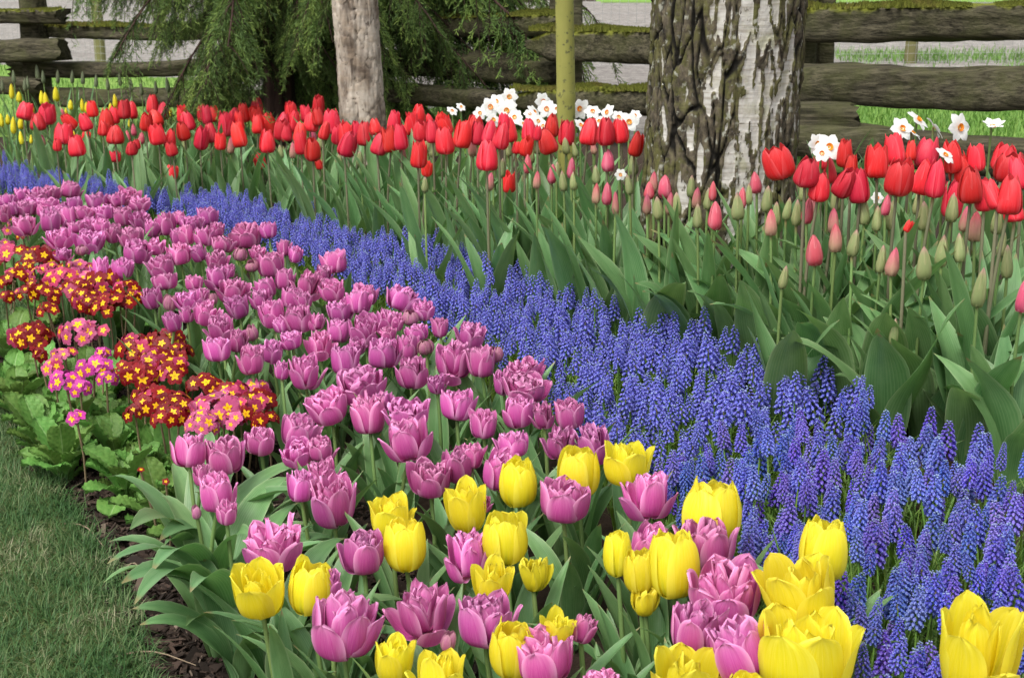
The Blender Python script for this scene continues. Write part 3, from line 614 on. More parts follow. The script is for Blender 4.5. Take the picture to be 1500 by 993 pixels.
fence_panel((c[0], c[1], float(ground_z(c[0], c[1]))), 'dark rail fence panel half hidden by conifer sprays, left of the green trunk', [
    (540, 44, 7.0, 818, 35, 6.4, .10, .13, (1, .9), True, 0), (540, 92, 7.0, 818, 100, 6.4, .125, .13, (1, .8), False, 0),
    (520, 132, 6.9, 730, 150, 6.35, .095, .13, (1, .9), False, 0)], [], G)
c = point(170, 160, 7.9)
fence_panel((c[0], c[1], float(ground_z(c[0], c[1]))), 'dark rail fence panel running behind the conifer on the left', [
    (50, 46, 8.0, 580, 50, 7.6, .085, .12, (.7, 1), True, 0), (20, 100, 8.0, 580, 103, 7.6, .085, .12, (1, 1), False, 0),
    (60, 142, 7.9, 580, 146, 7.5, .10, .13, (1, 1), False, 0)], [], G)
c = point(0, 120, 7.7)
fence_panel((c[0], c[1], float(ground_z(c[0], c[1]))), 'short end of mossy rails stacked at the left picture edge', [
    (-160, 27, 7.9, 94, 25, 7.75, .080, .12, (1, 1), True, 0), (-160, 75, 7.9, 92, 74, 7.75, .118, .14, (1, 1), False, 0), (-160, 122, 7.9, 60, 126, 7.75, .085, .12, (1, .9), False, 0)],
    [(52, 7.95, 38, -60)], G)

# ---------------------------------------------------------------- wire fence on green posts beyond
MAT['wire'] = flat('galvanised_wire', (.34, .34, .33), .5)
def wire_fence(x0, x1, Y0, Y1, label, posts):
    L = math.hypot(x1 - x0, Y1 - Y0); gz = float(ground_z((x0 + x1)/2, 9)); root = tag(new('wire_fence', None, None, (x0, Y0, gz)), label, 'fence', 'wire fences behind the rail fence')
    mb = MB(); dx, dy = (x1 - x0)/L, (Y1 - Y0)/L
    for k in range(int(L/.055) + 1):
        t = k*.055; tube(mb, [(dx*t, dy*t, .02), (dx*t + .002, dy*t, .5), (dx*t, dy*t, 1.1)], .0012, 3, 0, False)
    for k in range(21):
        z = .02 + k*.054; tube(mb, [(0, 0, z), (dx*L/2, dy*L/2, z - .004), (dx*L, dy*L, z)], .0012, 3, 0, False)
    new('wire_mesh', mb.mesh('wire_mesh', MAT['wire']), root)
    for t, w in posts:
        mb = MB(); P = [(0, 0, 0), (0, 0, .6), (0, 0, 1.15)]; tube(mb, P, w/2, 8); mb.xform(lambda v: v); new('post', mb.mesh('post', MAT['postgreen']), root, (dx*t, dy*t + .06, -.02))
MAT['postgreen'] = flat('green_wood_post', (.17, .16, .065), .85)
wire_fence(.3, 6.3, 9.2, 9.9, 'fine wire mesh fence on green posts behind the right lawn', [(2.35, .085), (5.2, .085)])
wire_fence(-6.4, .1, 13.3, 9.5, 'wire mesh fence beyond the conifer on the far left', [(1.3, .09), (3.6, .09), (6.0, .09)])

# ---------------------------------------------------------------- drooping conifer
def needle_mat():
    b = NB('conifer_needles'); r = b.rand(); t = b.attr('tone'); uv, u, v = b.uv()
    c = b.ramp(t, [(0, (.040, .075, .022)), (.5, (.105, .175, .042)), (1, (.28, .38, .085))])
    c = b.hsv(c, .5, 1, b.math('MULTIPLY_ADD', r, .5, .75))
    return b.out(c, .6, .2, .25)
MAT['needle'] = needle_mat()
def bark2():
    b = NB('conifer_bark'); p = b.obj(); n = b.noise(b.mapping(p, (30, 30, 4)), 1, 5, .65)
    return b.out(b.mix(b.step(n, .35, .7), (.022, .014, .011), (.085, .052, .042)), .9, .1, 0, b.bump(n, .8, .01))
MAT['cbark'] = bark2()
def conifer_branch(seed, L=1.2):
    """a limb arching out and down with hanging feathery sprays: (limb, needles)"""
    r = np.random.default_rng(seed); wood = MB(); P = np.array([(L*t, .06*math.sin(t*4 + seed), .10*math.sin(t*2.2) - .50*t**2*L) for t in np.linspace(0, 1, 14)])
    tube(wood, P, np.linspace(.012, .003, 14), 5)
    X = []; D = []; T = []
    for k in range(52):                                                 # hanging sprays
        t = .12 + .88*r.random(); b0 = np.array([np.interp(t*13, range(14), P[:, i]) for i in range(3)])
        side = r.choice((-1, 1)); az = side*r.uniform(.5, 1.3); l = r.uniform(.16, .36)*(1.15 - .4*t)
        bright = r.random()
        tw = [b0 + np.array((math.cos(az)*l*s*.55, math.sin(az)*l*s*.55, -l*(.25*s + .8*s*s))) for s in np.linspace(0, 1, 7)]
        tube(wood, tw, np.linspace(.0025, .0012, 7), 3, 0, False)
        for j in range(11):                                             # side twigs of the spray
            s = .08 + .92*(j + r.random())/11; c = np.array([np.interp(s*6, range(7), np.array(tw)[:, i]) for i in range(3)])
            a2 = az + r.choice((-1, 1))*r.uniform(.4, 1.1); l2 = r.uniform(.05, .11)*(1.2 - .6*s)
            dirv = np.array((math.cos(a2)*.6, math.sin(a2)*.6, -.75)); dirv /= np.linalg.norm(dirv)
            for q in range(15):
                f = q/14; c2 = c + dirv*l2*f; nd = dirv*.9 + r.normal(0, .42, 3); nd /= np.linalg.norm(nd)
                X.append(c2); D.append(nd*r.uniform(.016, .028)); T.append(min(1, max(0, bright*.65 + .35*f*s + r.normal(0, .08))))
    X, D, T = np.array(X), np.array(D), np.array(T); n = len(X); s = np.cross(D, r.normal(0, 1, (n, 3))); s /= np.linalg.norm(s, axis=1)[:, None]; s *= .0017
    V = np.stack((X - s*.5, X + s*.5, X + D*.6 + s, X + D, X + D*.6 - s), 1).reshape(-1, 3); b5 = np.arange(n)[:, None]*5
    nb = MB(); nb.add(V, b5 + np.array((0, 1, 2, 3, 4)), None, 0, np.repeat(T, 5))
    return wood.mesh('branch', MAT['cbark']), nb.mesh('foliage', MAT['needle'], False)
BR = [conifer_branch(s) for s in range(5)]
pb = point(408, 120, 7.0); gz = float(ground_z(pb[0], pb[1])); root = tag(new('conifer', None, None, (pb[0], pb[1], gz)), 'drooping conifer with dark trunk and feathery hanging sprays', 'tree')
mb = MB(); tube(mb, [(0, 0, -.02), (.004, 0, .5), (0, 0, 1.2), (.01, 0, 2.5), (0, 0, 4)], [.09, .072, .068, .06, .04], 20); new('trunk', mb.mesh('trunk', MAT['cbark']), root)
r = np.random.default_rng(5)
for k in range(132):
    w, f = BR[k % 5]; z = r.uniform(.45, 1.55) if k < 104 else r.uniform(1.6, 3.4); a = r.uniform(0, 6.283); sc = r.uniform(.7, 1.0)*(1.05 if z > .9 else .8)
    if math.cos(a) < -.75: sc *= .72
    if k >= 120: a = r.uniform(-.5, .25); z = r.uniform(.75, 1.3); sc = 1.2
    if z < .95: sc *= .8
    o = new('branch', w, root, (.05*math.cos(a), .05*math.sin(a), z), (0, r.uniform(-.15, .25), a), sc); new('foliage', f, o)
# ================================================================ FLOWERS
def petal(prof, W, Rc, phi, r, nu=7, nv=10, base_w=.3, peak=.55, tipp=.8, ruffle=0., tilt=0., twist=0., notch=0., rs=1., zs=1., side=0.):
    """one petal: prof = [(radius, z)...] along its midline, W = half width, Rc = its crosswise curvature radius"""
    v = np.linspace(0, 1, nv); C = catmull(prof, v); rr = C[:, 0]*rs; zz = C[:, 1]*zs
    w = np.where(v < peak, base_w + (1 - base_w)*np.sin(math.pi/2*np.minimum(1, v/peak)), np.cos(math.pi/2*np.clip((v - peak)/(1 - peak), 0, 1))**tipp)
    w = W*np.maximum(w, .03); u = np.linspace(-1, 1, nu); ph = r.uniform(0, 6.28); V = []; UV = []
    for j in range(nv):
        for i in range(nu):
            a = u[i]*w[j]/Rc; x = Rc*math.sin(a); d = -Rc*(1 - math.cos(a))
            k = v[j]**1.5; ru = ruffle*k*(math.sin(u[i]*5 + ph + v[j]*3) + .6*math.sin(u[i]*9 + ph*2))*(abs(u[i])**.6 + .25)
            dz = -notch*k*(1 - abs(u[i]))*(v[j] > .9) + ruffle*.8*k*math.sin(u[i]*7 + ph*3)
            V.append((rr[j] + d + ru + .05*W*(1 - u[i]**2)*v[j]*0, x + side*v[j]**2*.2, zz[j] + dz)); UV.append((i/(nu - 1), v[j]))
    V = np.array(V)
    if twist: V = V + np.stack((np.zeros(len(V)), V[:, 2]*twist, np.zeros(len(V))), 1)
    if tilt: V = roty(V, tilt)
    return rotz(V, phi), UV, gridfaces(nu, nv)

def assemble(petals, extra=0):
    """normalise a list of petals to a flower one unit wide with its base at the origin"""
    A = np.concatenate([p[0] for p in petals]); rad = np.sort(np.hypot(A[:, 0], A[:, 1]))[int(len(A)*.985)]; s = .5/rad
    P = [(p[0]*s, p[1], p[2]) for p in petals]; H = max(p[0][:, 2].max() for p in P)
    return P, H
def to_mesh(P, name, mat):
    mb = MB()
    for V, UV, F in P: mb.add(V, F, UV)
    return mb.mesh(name, mat)

def red_flower(seed, loose=0., wide=0.):
    r = np.random.default_rng(seed); P = []
    cl = [(.03, 0), (.24, .015), (.36, .15), (.37 + .02*wide, .34), (.30 + .06*wide + .04*loose, .64), (.20 + .09*wide + .10*loose, .87), (.125 + .09*wide + .16*loose, 1.02)]
    for k in range(3): P.append(petal(cl, .33, .34, k*2.094 + 1.05 + r.normal(0, .06), r, 9, 12, .5, .40, .85, .012, r.normal(0, .02), r.normal(0, .05), rs=.93, zs=1.02 + r.normal(0, .02)))
    for k in range(3): P.append(petal(cl, .35, .36, k*2.094 + r.normal(0, .08), r, 9, 12, .5, .38, .85, .014, r.normal(.02, .03) + loose*.08*r.random(), r.normal(0, .05), rs=1., zs=.97 + r.normal(0, .03)))
    return assemble(P)
def bud_flower(seed, fat=0.):
    r = np.random.default_rng(seed); P = []
    cl = [(.03, 0), (.13, .015), (.205 + .03*fat, .17), (.205 + .04*fat, .36), (.135 + .05*fat, .65), (.062 + .04*fat, .86), (.006 + .02*fat, 1.0)]
    for k in range(3): P.append(petal(cl, .20 + .03*fat, .20, k*2.094 + 1.05, r, 7, 11, .55, .38, .95, .0, rs=.93, zs=1.0))
    for k in range(3): P.append(petal(cl, .225 + .03*fat, .215, k*2.094 + r.normal(0, .05), r, 7, 11, .55, .36, .95, .002, rs=1.0, zs=.97 + r.normal(0, .02)))
    return assemble(P)
def yellow_flower(seed, form):
    r = np.random.default_rng(seed); P = []
    if form == 'C':
        cl = [(.03, 0), (.25, .02), (.385, .18), (.43, .42), (.41, .68), (.345, .9), (.30, 1.02)]
        for k in range(7): P.append(petal(cl, .20, .3, k*.9 + r.normal(0, .1), r, 7, 11, .5, .6, .55, .012, r.normal(0, .03), r.normal(0, .08), rs=.72, zs=1.0 + r.normal(0, .05)))
        for k in range(3): P.append(petal(cl, .335, .42, k*2.094 + 1.05 + r.normal(0, .08), r, 11, 14, .5, .5, .58, .010, r.normal(0, .02), r.normal(0, .03), rs=.94, zs=1.0 + r.normal(0, .03)))
        for k in range(3): P.append(petal(cl, .35, .44, k*2.094 + r.normal(0, .08), r, 11, 14, .5, .5, .58, .012, r.normal(.02, .025), r.normal(0, .03), rs=1.0, zs=.96 + r.normal(0, .04)))
    elif form == 'O':
        cl = [(.03, 0), (.28, .015), (.45, .18), (.53, .42), (.55, .66), (.57, .86), (.60, 1.0)]
        ci = [(.03, 0), (.2, .05), (.34, .25), (.38, .5), (.36, .75), (.33, .95)]
        for k in range(8): P.append(petal(ci, .22, .3, k*.78 + r.normal(0, .12), r, 7, 11, .5, .6, .5, .022, r.normal(0, .05), r.normal(0, .1), rs=r.uniform(.45, .9), zs=1.0 + r.normal(0, .06)))
        for k in range(3): P.append(petal(cl, .40, .52, k*2.094 + 1.05 + r.normal(0, .1), r, 11, 14, .5, .52, .55, .016, r.normal(.0, .04), r.normal(0, .05), rs=.93, zs=.98 + r.normal(0, .05)))
        for k in range(3): P.append(petal(cl, .42, .54, k*2.094 + r.normal(0, .1), r, 11, 14, .5, .52, .55, .018, r.normal(.05, .05) + (.22 if k == seed % 3 and seed % 2 else 0), r.normal(0, .05), rs=1.0, zs=.92 + r.normal(0, .06)))
    else:
        ci = [(.03, 0), (.24, .05), (.38, .25), (.42, .5), (.40, .75), (.38, .92)]
        for k in range(14): P.append(petal(ci, .19, .26, k*2.4 + r.normal(0, .2), r, 7, 10, .5, .62, .45, .05, r.normal(0, .1), r.normal(0, .15), rs=r.uniform(.55, 1.0), zs=r.uniform(.8, 1.05)))
    return assemble(P)
def pink_flower(seed, form):
    r = np.random.default_rng(seed); P = []
    if form == 'B':
        cl = [(.03, 0), (.26, .03), (.40, .25), (.42, .5), (.33, .78), (.16, .98)]
        for k in range(8): P.append(petal(cl, .26, .36, k*.82 + r.normal(0, .1), r, 7, 10, .45, .5, .6, .015, r.normal(0, .03), r.normal(0, .1), rs=.8 + .2*(k > 3), zs=1 + r.normal(0, .05) - .08*(k > 3)))
        return assemble(P)
    n_in = 18; cup = [(.03, 0), (.30, .015), (.47, .16), (.53, .40), (.535, .64), (.525, .84), (.535, .99)]
    ci = [(.03, 0), (.18, .08), (.34, .28), (.40, .52), (.39, .78), (.36, .98)]
    spl = {'C': .06, 'O': .36, 'M': .22}[form]
    for k in range(n_in):
        rs = .30 + .72*((k + .5)/n_in)**.7; P.append(petal(ci, .235 + .06*r.random(), .24, k*2.4 + r.normal(0, .25), r, 7, 11, .42, .58, .58, .038 + .026*(form == 'M'), r.normal(0, .07) + (.10*rs if form != 'C' else 0), r.normal(0, .18), rs=rs, zs=r.uniform(.86, 1.08) - .1*rs))
    for k in range(3): P.append(petal(cup, .36, .46, k*2.094 + 1.05 + r.normal(0, .12), r, 11, 14, .46, .52, .60, .026, r.normal(.03 + spl*.35, .06), r.normal(0, .06), rs=.93, zs=.93 + r.normal(0, .05)))
    for k in range(3):
        ex = (r.uniform(.1, 1.0)*spl*1.7)
        P.append(petal(cup, .37, .48, k*2.094 + r.normal(0, .14), r, 11, 14, .46, .51, .60, .028, r.normal(.04, .05) + ex, r.normal(0, .06), rs=1.0, zs=.90 + r.normal(0, .06)))
    return assemble(P)

HEADS = {}
def heads(kind, n, fn, mat, name='blossom', split=False):
    L = []
    for k in range(n):
        P, H = fn(k)
        n_out = 3
        L.append(dict(H=H, mesh=to_mesh(P, name, mat), core=to_mesh(P[:-n_out], name, mat) if split else None,
                      petals=[to_mesh([p], 'petal', mat) for p in P[-n_out:]] if split else None))
    HEADS[kind] = L
heads('red', 6, lambda k: red_flower(100 + k, [0, .3, .6, .15, .95, .45][k]), MAT['red'])
heads('redW', 2, lambda k: red_flower(120 + k, .2, 1), MAT['red']); heads('redL', 3, lambda k: red_flower(130 + k, .9, .4), MAT['red'])
for q in 'gpP': heads('bud_' + q, 3, lambda k: bud_flower(200 + k, (.8 if q == 'P' else .1)), MAT['bud_' + q])
heads('spear', 2, lambda k: bud_flower(230 + k), MAT['spear'])
for q, n in (('C', 6), ('O', 7), ('S', 2)): heads('yellow' + q, n, lambda k: yellow_flower(300 + k, q), MAT['yellow'], split=True)
heads('backyellow', 3, lambda k: bud_flower(330 + k, 1.), MAT['yellow'])
for q, n in (('C', 7), ('O', 6), ('M', 7)): heads('pink' + q, n, lambda k: pink_flower(400 + k, q), MAT['pink'], split=True)
heads('pinkB', 2, lambda k: pink_flower(440 + k, 'B'), MAT['bud_m'])

# ---- leaves
def leaf_mesh(seed, L, Wd, droop, fold, wave, name='leaf', mat=None, nu=7, nv=14, twist=.3, peak=.38, base_w=.45, curl=0.):
    r = np.random.default_rng(seed); v = np.linspace(0, 1, nv); ang = 0.; P = []; x = z = 0
    a0 = r.uniform(.10, .28); V = []; UV = []; tw = r.normal(0, twist); ph = r.uniform(0, 6.28)
    for j in range(nv):
        t = v[j]; ang = a0 + droop*t**1.8 + curl*max(0, t - .7)*3
        if j: x += math.sin(ang)*L/(nv - 1); z += math.cos(ang)*L/(nv - 1)
        w = (base_w + (1 - base_w)*math.sin(math.pi/2*min(1, t/peak))) if t < peak else math.cos(math.pi/2*(t - peak)/(1 - peak))**.85
        w = Wd/2*max(w, .02); fd = fold*(1 - .6*t); tt = tw*t
        nx, nz = math.cos(ang), -math.sin(ang)
        for i in range(nu):
            u = -1 + 2*i/(nu - 1); lat = u*w*math.cos(fd*abs(u)); up = abs(u)**1.4*w*math.sin(fd) + wave*w*math.sin(t*9 + ph + (1.5 if u > 0 else 0))*abs(u)**2
            # the blade's inner face looks back at the stem: edges rise towards -n
            l2 = lat*math.cos(tt); ex = lat*math.sin(tt)
            V.append((x - nx*up + nx*ex, l2, z - nz*up + nz*ex)); UV.append((i/(nu - 1), t))
    mb = MB(); mb.add(V, gridfaces(nu, nv), UV); return mb.mesh(name, mat)
def leafset(n, seed, Ls, Ws, dr, fold, mat, wave=.15, name='leaf', **k):
    r = np.random.default_rng(seed)
    return [leaf_mesh(seed*50 + i, r.uniform(*Ls), r.uniform(*Ws), r.uniform(*dr), r.uniform(*fold), wave, name, mat, **k) for i in range(n)]
LEAF_RED = leafset(16, 1, (.31, .44), (.036, .068), (.02, .75), (.3, .9), MAT['leaf'], .20)
LEAF_BROAD = leafset(12, 2, (.28, .40), (.062, .100), (.15, 1.25), (.2, .7), MAT['leaf'], .22)
LEAF_PINK = leafset(16, 3, (.19, .28), (.026, .050), (.15, 1.1), (.4, 1.0), MAT['leaf'], .16)
LEAF_FRONT = leafset(8, 4, (.28, .36), (.050, .075), (.8, 1.7), (.3, .8), MAT['leaf'], .2)
LEAF_THIN = leafset(6, 5, (.25, .36), (.010, .016), (.1, .8), (.3, .8), MAT['leaf'], .05)

# ---- stems: unit height, tip offset at 1
STEMS = {}
def stems(kind, n, rad, mat, bend=.02):
    L = []
    for k in range(n):
        r = np.random.default_rng(k + 60); a = r.uniform(0, 6.28); b = r.uniform(.2, 1)*bend; c = r.normal(0, .006, 2)
        P = [(b*math.cos(a)*t*t + c[0]*math.sin(t*3.14), b*math.sin(a)*t*t + c[1]*math.sin(t*3.14), t) for t in np.linspace(0, 1, 9)]
        mb = MB(); tube(mb, P, np.linspace(rad*1.15, rad*.9, 9), 7); L.append((mb.mesh('stem', mat), P[-1][0], P[-1][1]))
    STEMS[kind] = L
stems('tulip', 5, .0038, MAT['stem'], .03); stems('red', 5, .0034, MAT['stem_dark'], .015); stems('musc', 4, .0016, MAT['grassy'], .012); stems('bud', 4, .0032, MAT['stem'], .015); stems('daff', 4, .0028, MAT['stem'], .02)

def parse(s): return [tuple(x.split()) for x in s.replace('\n', '').split(';') if x.strip()]

# ---- describing which flower is which
def describe(items, landmarks, word):
    """items: (u, v, form, thing); nearest landmark gives the zone, the order from the left inside a zone and form does the rest"""
    cells = {}
    for it in items:
        ph = min(landmarks, key=lambda l: (it[0] - l[0])**2 + (2.0*(it[1] - l[1]))**2)[2]; cells.setdefault((ph, it[2]), []).append(it)
    ordn = ['', 'second', 'third', 'fourth', 'fifth', 'sixth', 'seventh', 'eighth', 'ninth', 'tenth']
    num = ['', 'one', 'two', 'three', 'four', 'five', 'six', 'seven', 'eight', 'nine', 'ten']
    for (ph, f), L in cells.items():
        L.sort(key=lambda q: q[0]); n = len(L)
        for i, it in enumerate(L):
            w = word(f)
            if n == 1: t = f'the only {w} {ph}'
            elif i == 0: t = f'leftmost {w} {ph}'
            elif i == n - 1: t = f'rightmost {w} {ph}'
            elif n == 3: t = f'middle one of three {w}s {ph}'
            elif i <= 9: t = f'{ordn[i]} from the left {w} {ph}'
            else: t = f'{w} {ph}, right of the first ten'
            it[3]['label'] = t

def plant_tulip(kind, form, u, v, w, h, hgt, leafs, nleaf, stemk, cat='tulip', group=None, name='tulip', headmat=None, r=rng, split=False, lscale=1., tiltmax=.16, bloom='blossom'):
    p, D = survey(u, v, hgt); wr = w/FPX*D; hd = HEADS[kind + form] if kind + form in HEADS else HEADS[kind]; q = hd[int(r.integers(len(hd)))]
    k = float(np.clip((h/w)/q['H'], .54, 1.35)); hz = wr*q['H']*k
    base = p - np.array((0, 0, hz*.5)); st, ox, oy = STEMS[stemk][int(r.integers(len(STEMS[stemk])))]
    x, y = base[0] - ox, base[1] - oy; gz = float(ground_z(x, y)); L = base[2] - gz
    root = new(name, None, None, (x, y, gz)); tag(root, None, cat, group)
    new('stem', st, root, (0, 0, 0), (0, 0, 0), (1, 1, L + .006))
    rot = (r.normal(0, tiltmax*.6), r.normal(0, tiltmax*.6), r.uniform(0, 6.283))
    if split and q['core'] is not None:
        b = new(bloom, q['core'], root, (ox, oy, L), rot, (wr, wr, wr*k))
        for pm in q['petals']: new('petal', pm, b)
    else: new(bloom, q['mesh'], root, (ox, oy, L), rot, (wr, wr, wr*k))
    a = r.uniform(0, 6.283)
    for i in range(nleaf):
        a += 2.1 + r.normal(0, .5); s = lscale*r.uniform(.75, 1.1)
        new('leaf', leafs[int(r.integers(len(leafs)))], root, (.006*math.cos(a), .006*math.sin(a), r.uniform(0, .02)), (0, r.normal(0, .06), a), s)
    return root

# ---- yellow tulips, front
RY = np.random.default_rng(21)
for line in YELLOW.split('\n'):
    a, lab = line.split('|'); u, v, w, h, f = a.split(); u, v, w, h = map(float, (u, v, w, h))
    hg = .275 - (.04 if f == 'S' else 0) - (.03 if v > 950 else 0)
    o = plant_tulip('yellow', f, u, v, w*(1.07 if f == 'O' else 1.03), h, hg, LEAF_PINK, 5, 'tulip', group='yellow tulips among the pink ones', r=RY, split=w > 60, tiltmax=.14, name='yellow_tulip', cat='yellow tulip'); o['label'] = lab
# ---- pink double tulips
RP = np.random.default_rng(22); items = []
for t in parse(PINK):
    u, v, w, h = map(float, t[:4]); f = t[4]
    hg = .265 + RP.normal(0, .006)
    front = u < 360 and v > 620
    o = plant_tulip('pink', f, u, v, w*(1.04 if f in 'CB' else 1.12), h*.95, hg, LEAF_FRONT if front else LEAF_PINK, 5 if v > 430 else 4, 'tulip', group='pink double tulips in the drift', r=RP, split=(v > 640 and w > 60), tiltmax=.24, name='pink_tulip', cat='pink tulip')
    items.append((u, v, f, o))
describe(items, [(40, 285, 'at the far left end of the drift'), (60, 325, 'just above the leftmost orange primroses'), (110, 300, 'in the far rows beside the blue band'),
    (190, 290, 'along the far blue edge'), (130, 350, 'right above the broad dark red primroses'), (165, 392, 'close behind the wine red primroses'), (215, 325, 'in the far middle of the drift'),
    (220, 365, 'in the row below the far middle'), (285, 335, 'beside the lone tall bloom at the blue edge'), (240, 425, 'right of the broad primrose clump'), (300, 395, 'in the upper middle of the drift'),
    (370, 350, 'at the blue edge left of centre'), (270, 465, 'behind the tallest primrose ball'), (340, 430, 'in the middle of the drift'), (400, 390, 'just inside the blue edge'), (440, 410, 'near the bloom set against the blue'),
    (340, 505, 'right of the tallest primrose ball'), (410, 460, 'in the dense centre'), (400, 515, 'below the dense centre'), (490, 440, 'at the blue edge in mid drift'), (470, 495, 'just right of the dense centre'),
    (560, 450, 'at the blue edge above the big open pair'), (540, 510, 'in the crowd left of the big open bloom'), (610, 495, 'behind the big open bloom'), (690, 505, 'at the blue edge by the big open bloom'),
    (500, 575, 'in the ruffled cluster of the mid foreground'), (590, 610, 'in the ruffled pair right of that cluster'), (680, 600, 'on bare stems in the mid foreground'), (750, 555, 'on the blue edge right of centre'),
    (820, 610, 'on the blue edge above the yellow tulips'), (690, 665, 'behind the row of three yellow tulips'), (420, 650, 'below the rose pink primrose'), (300, 665, 'in front of the low dark red primrose'), (315, 735, 'beside the bare mulch strip'),
    (470, 710, 'in the loose group right of the mulch blooms'), (820, 730, 'behind the yellow tulip on the bare stem'), (950, 720, 'below the farthest yellow tulip'), (400, 795, 'above the yellow pair beside the mulch'), (540, 806, 'left of the green streaked yellow tulip'),
    (500, 905, 'right of the yellow pair'), (620, 888, 'in the lower centre of the picture'), (700, 810, 'around the twig crossed yellow tulip'), (710, 907, 'below the pointed yellow tulip'), (800, 960, 'at the bottom edge in the centre'),
    (950, 790, 'between the tall yellow blooms'), (1035, 790, 'under the pale faced yellow bloom'), (1070, 860, 'left of the wide open yellow bloom'), (1050, 935, 'above the cut yellow bloom at the bottom')],
    lambda f: {'C': 'cupped pink tulip', 'O': 'splayed open pink tulip', 'M': 'ruffled pink tulip', 'B': 'closed mauve tulip bud'}[f])
# ---- red tulips
def red_h(u): return .36 + .12*smooth(u, 300, 760)
RR = np.random.default_rng(23); items = []
for t in parse(RED):
    u, v, w, h = map(float, t[:4]); f = t[4] if len(t) > 4 else ''
    hg = red_h(u) + RR.normal(0, .014)
    if f == 'L': hg -= .11 if u < 1000 else .05
    o = plant_tulip('red', f, u, v, w*1.12, h*1.04, hg, LEAF_RED, 4, 'red', group='red tulips in the long row', r=RR, lscale=.62 if f == 'L' else (.82 if u < 450 else 1.), tiltmax=.26, name='red_tulip', cat='red tulip'); items.append((u, v, f, o))
describe(items, [(45, 170, 'among the small yellow tulips at the left'), (120, 170, 'left of the tallest far left bloom'), (100, 205, 'low at the left above the blue band'), (165, 185, 'below the short yellow blooms at the left'), (225, 165, 'in front of the dark conifer at the left'),
    (235, 210, 'low in front at the left'), (290, 180, 'left of the conifer trunk'), (340, 190, 'below the conifer trunk'), (390, 170, 'directly under the conifer trunk'), (400, 205, 'low in front of the conifer trunk'), (435, 180, 'right of the conifer trunk'),
    (460, 165, 'beside the left edge of the flaking trunk'), (455, 210, 'low left of the flaking trunk'), (505, 200, 'in front of the flaking trunk'), (545, 200, 'at the right foot of the flaking trunk'), (590, 195, 'just right of the flaking trunk'), (615, 175, 'in the tall pair right of the flaking trunk'),
    (650, 195, 'left of the white daffodils'), (700, 195, 'below the left white daffodils'), (715, 235, 'lower front left of the green trunk'), (760, 195, 'below the middle white daffodils'), (810, 195, 'left of the green trunk'), (860, 195, 'right of the green trunk'), (915, 198, 'at the left edge of the birch'),
    (1165, 240, 'at the right foot of the birch'), (1225, 250, 'below the daffodil pair right of the birch'), (1280, 250, 'between the daffodil pair and the tall clump'), (1330, 225, 'touching the white daffodils at the right'), (1330, 260, 'in the tall clump by the right daffodils'), (1405, 240, 'under the round white daffodil'), (1405, 290, 'low behind a green bud at the right'), (1480, 265, 'near the right picture edge')],
    lambda f: {'': 'closed red tulip', 'W': 'broad red tulip', 'L': 'low hidden red tulip'}[f])
# ---- buds of the same row
RB = np.random.default_rng(24); items = []
for t in parse(BUD):
    u, v, w, h = map(float, t[:4]); f = t[4]
    hg = red_h(u) - .06 - .06*smooth(v - 260, 0, 130) - .10*(v > 470) + RB.normal(0, .006)
    big = u > 820 and v > 250
    o = plant_tulip('bud_', f, u, v, w, h, hg, LEAF_BROAD if (big and v > 300) else LEAF_RED, 5 if big else 3, 'bud', group='tulip buds in front of the red row', r=RB, tiltmax=.12, bloom='bud', lscale=1., name='tulip_bud', cat='tulip bud'); items.append((u, v, f, o))
describe(items, [(150, 195, 'among the far left red tulips'), (290, 205, 'under the conifer'), (420, 215, 'left of the flaking trunk'), (520, 230, 'below the flaking trunk'), (620, 225, 'right of the flaking trunk'), (715, 250, 'below the left daffodils'), (780, 240, 'below the middle daffodils'), (830, 240, 'beneath the green trunk'),
    (880, 265, 'right of the green trunk'), (945, 280, 'at the left foot of the birch'), (985, 300, 'before the left side of the birch'), (1030, 285, 'before the middle of the birch'), (1090, 295, 'by the cut root of the birch'), (1150, 310, 'before the right side of the birch'), (1195, 300, 'below the first red pair by the birch'), (1230, 330, 'in the middle group right of the birch'),
    (1290, 315, 'below the tall red clump'), (1380, 310, 'below the right red tulips'), (1460, 340, 'near the right picture edge'), (1300, 385, 'over the broad leaves'), (1380, 370, 'in the front row at the right'), (1440, 420, 'standing tallest over the leaves at the right'), (1150, 405, 'low among the leaves'), (1309, 485, 'deep between the broad leaves')],
    lambda f: {'g': 'green tulip bud', 'p': 'pink tipped tulip bud', 'P': 'rosy pink tulip bud'}[f])
# ---- small yellow tulips and grey spears, far left
items = []
for t in parse(BACKYELLOW):
    u, v, w, h = map(float, t[:4]); o = plant_tulip('backyellow', '', u, v, w, h, .30, LEAF_THIN, 3, 'bud', group='small yellow tulips at the far left', r=RB, tiltmax=.08, name='yellow_tulip', cat='yellow tulip'); items.append((u, v, 'y', o))
describe(items, [(20, 140, 'against the mossy rails'), (75, 145, 'below the rail ends'), (120, 158, 'behind the red tulips'), (18, 182, 'at the left edge'), (60, 203, 'low above the blue band'), (180, 160, 'left of the conifer')], lambda f: 'slim yellow tulip')
items = []
for t in parse(SPEARS):
    u, v, w, h = map(float, t[:4]); o = plant_tulip('spear', '', u, v, w, h, .36, LEAF_THIN, 3, 'bud', group='grey green buds before the rails', r=RB, tiltmax=.08, bloom='bud', name='tulip_bud', cat='tulip bud'); items.append((u, v, 's', o))
describe(items, [(30, 115, 'before the stacked rail ends'), (75, 110, 'below the cut rail ends'), (130, 114, 'before the bright turf'), (210, 122, 'beside the conifer')], lambda f: 'grey green spear bud')

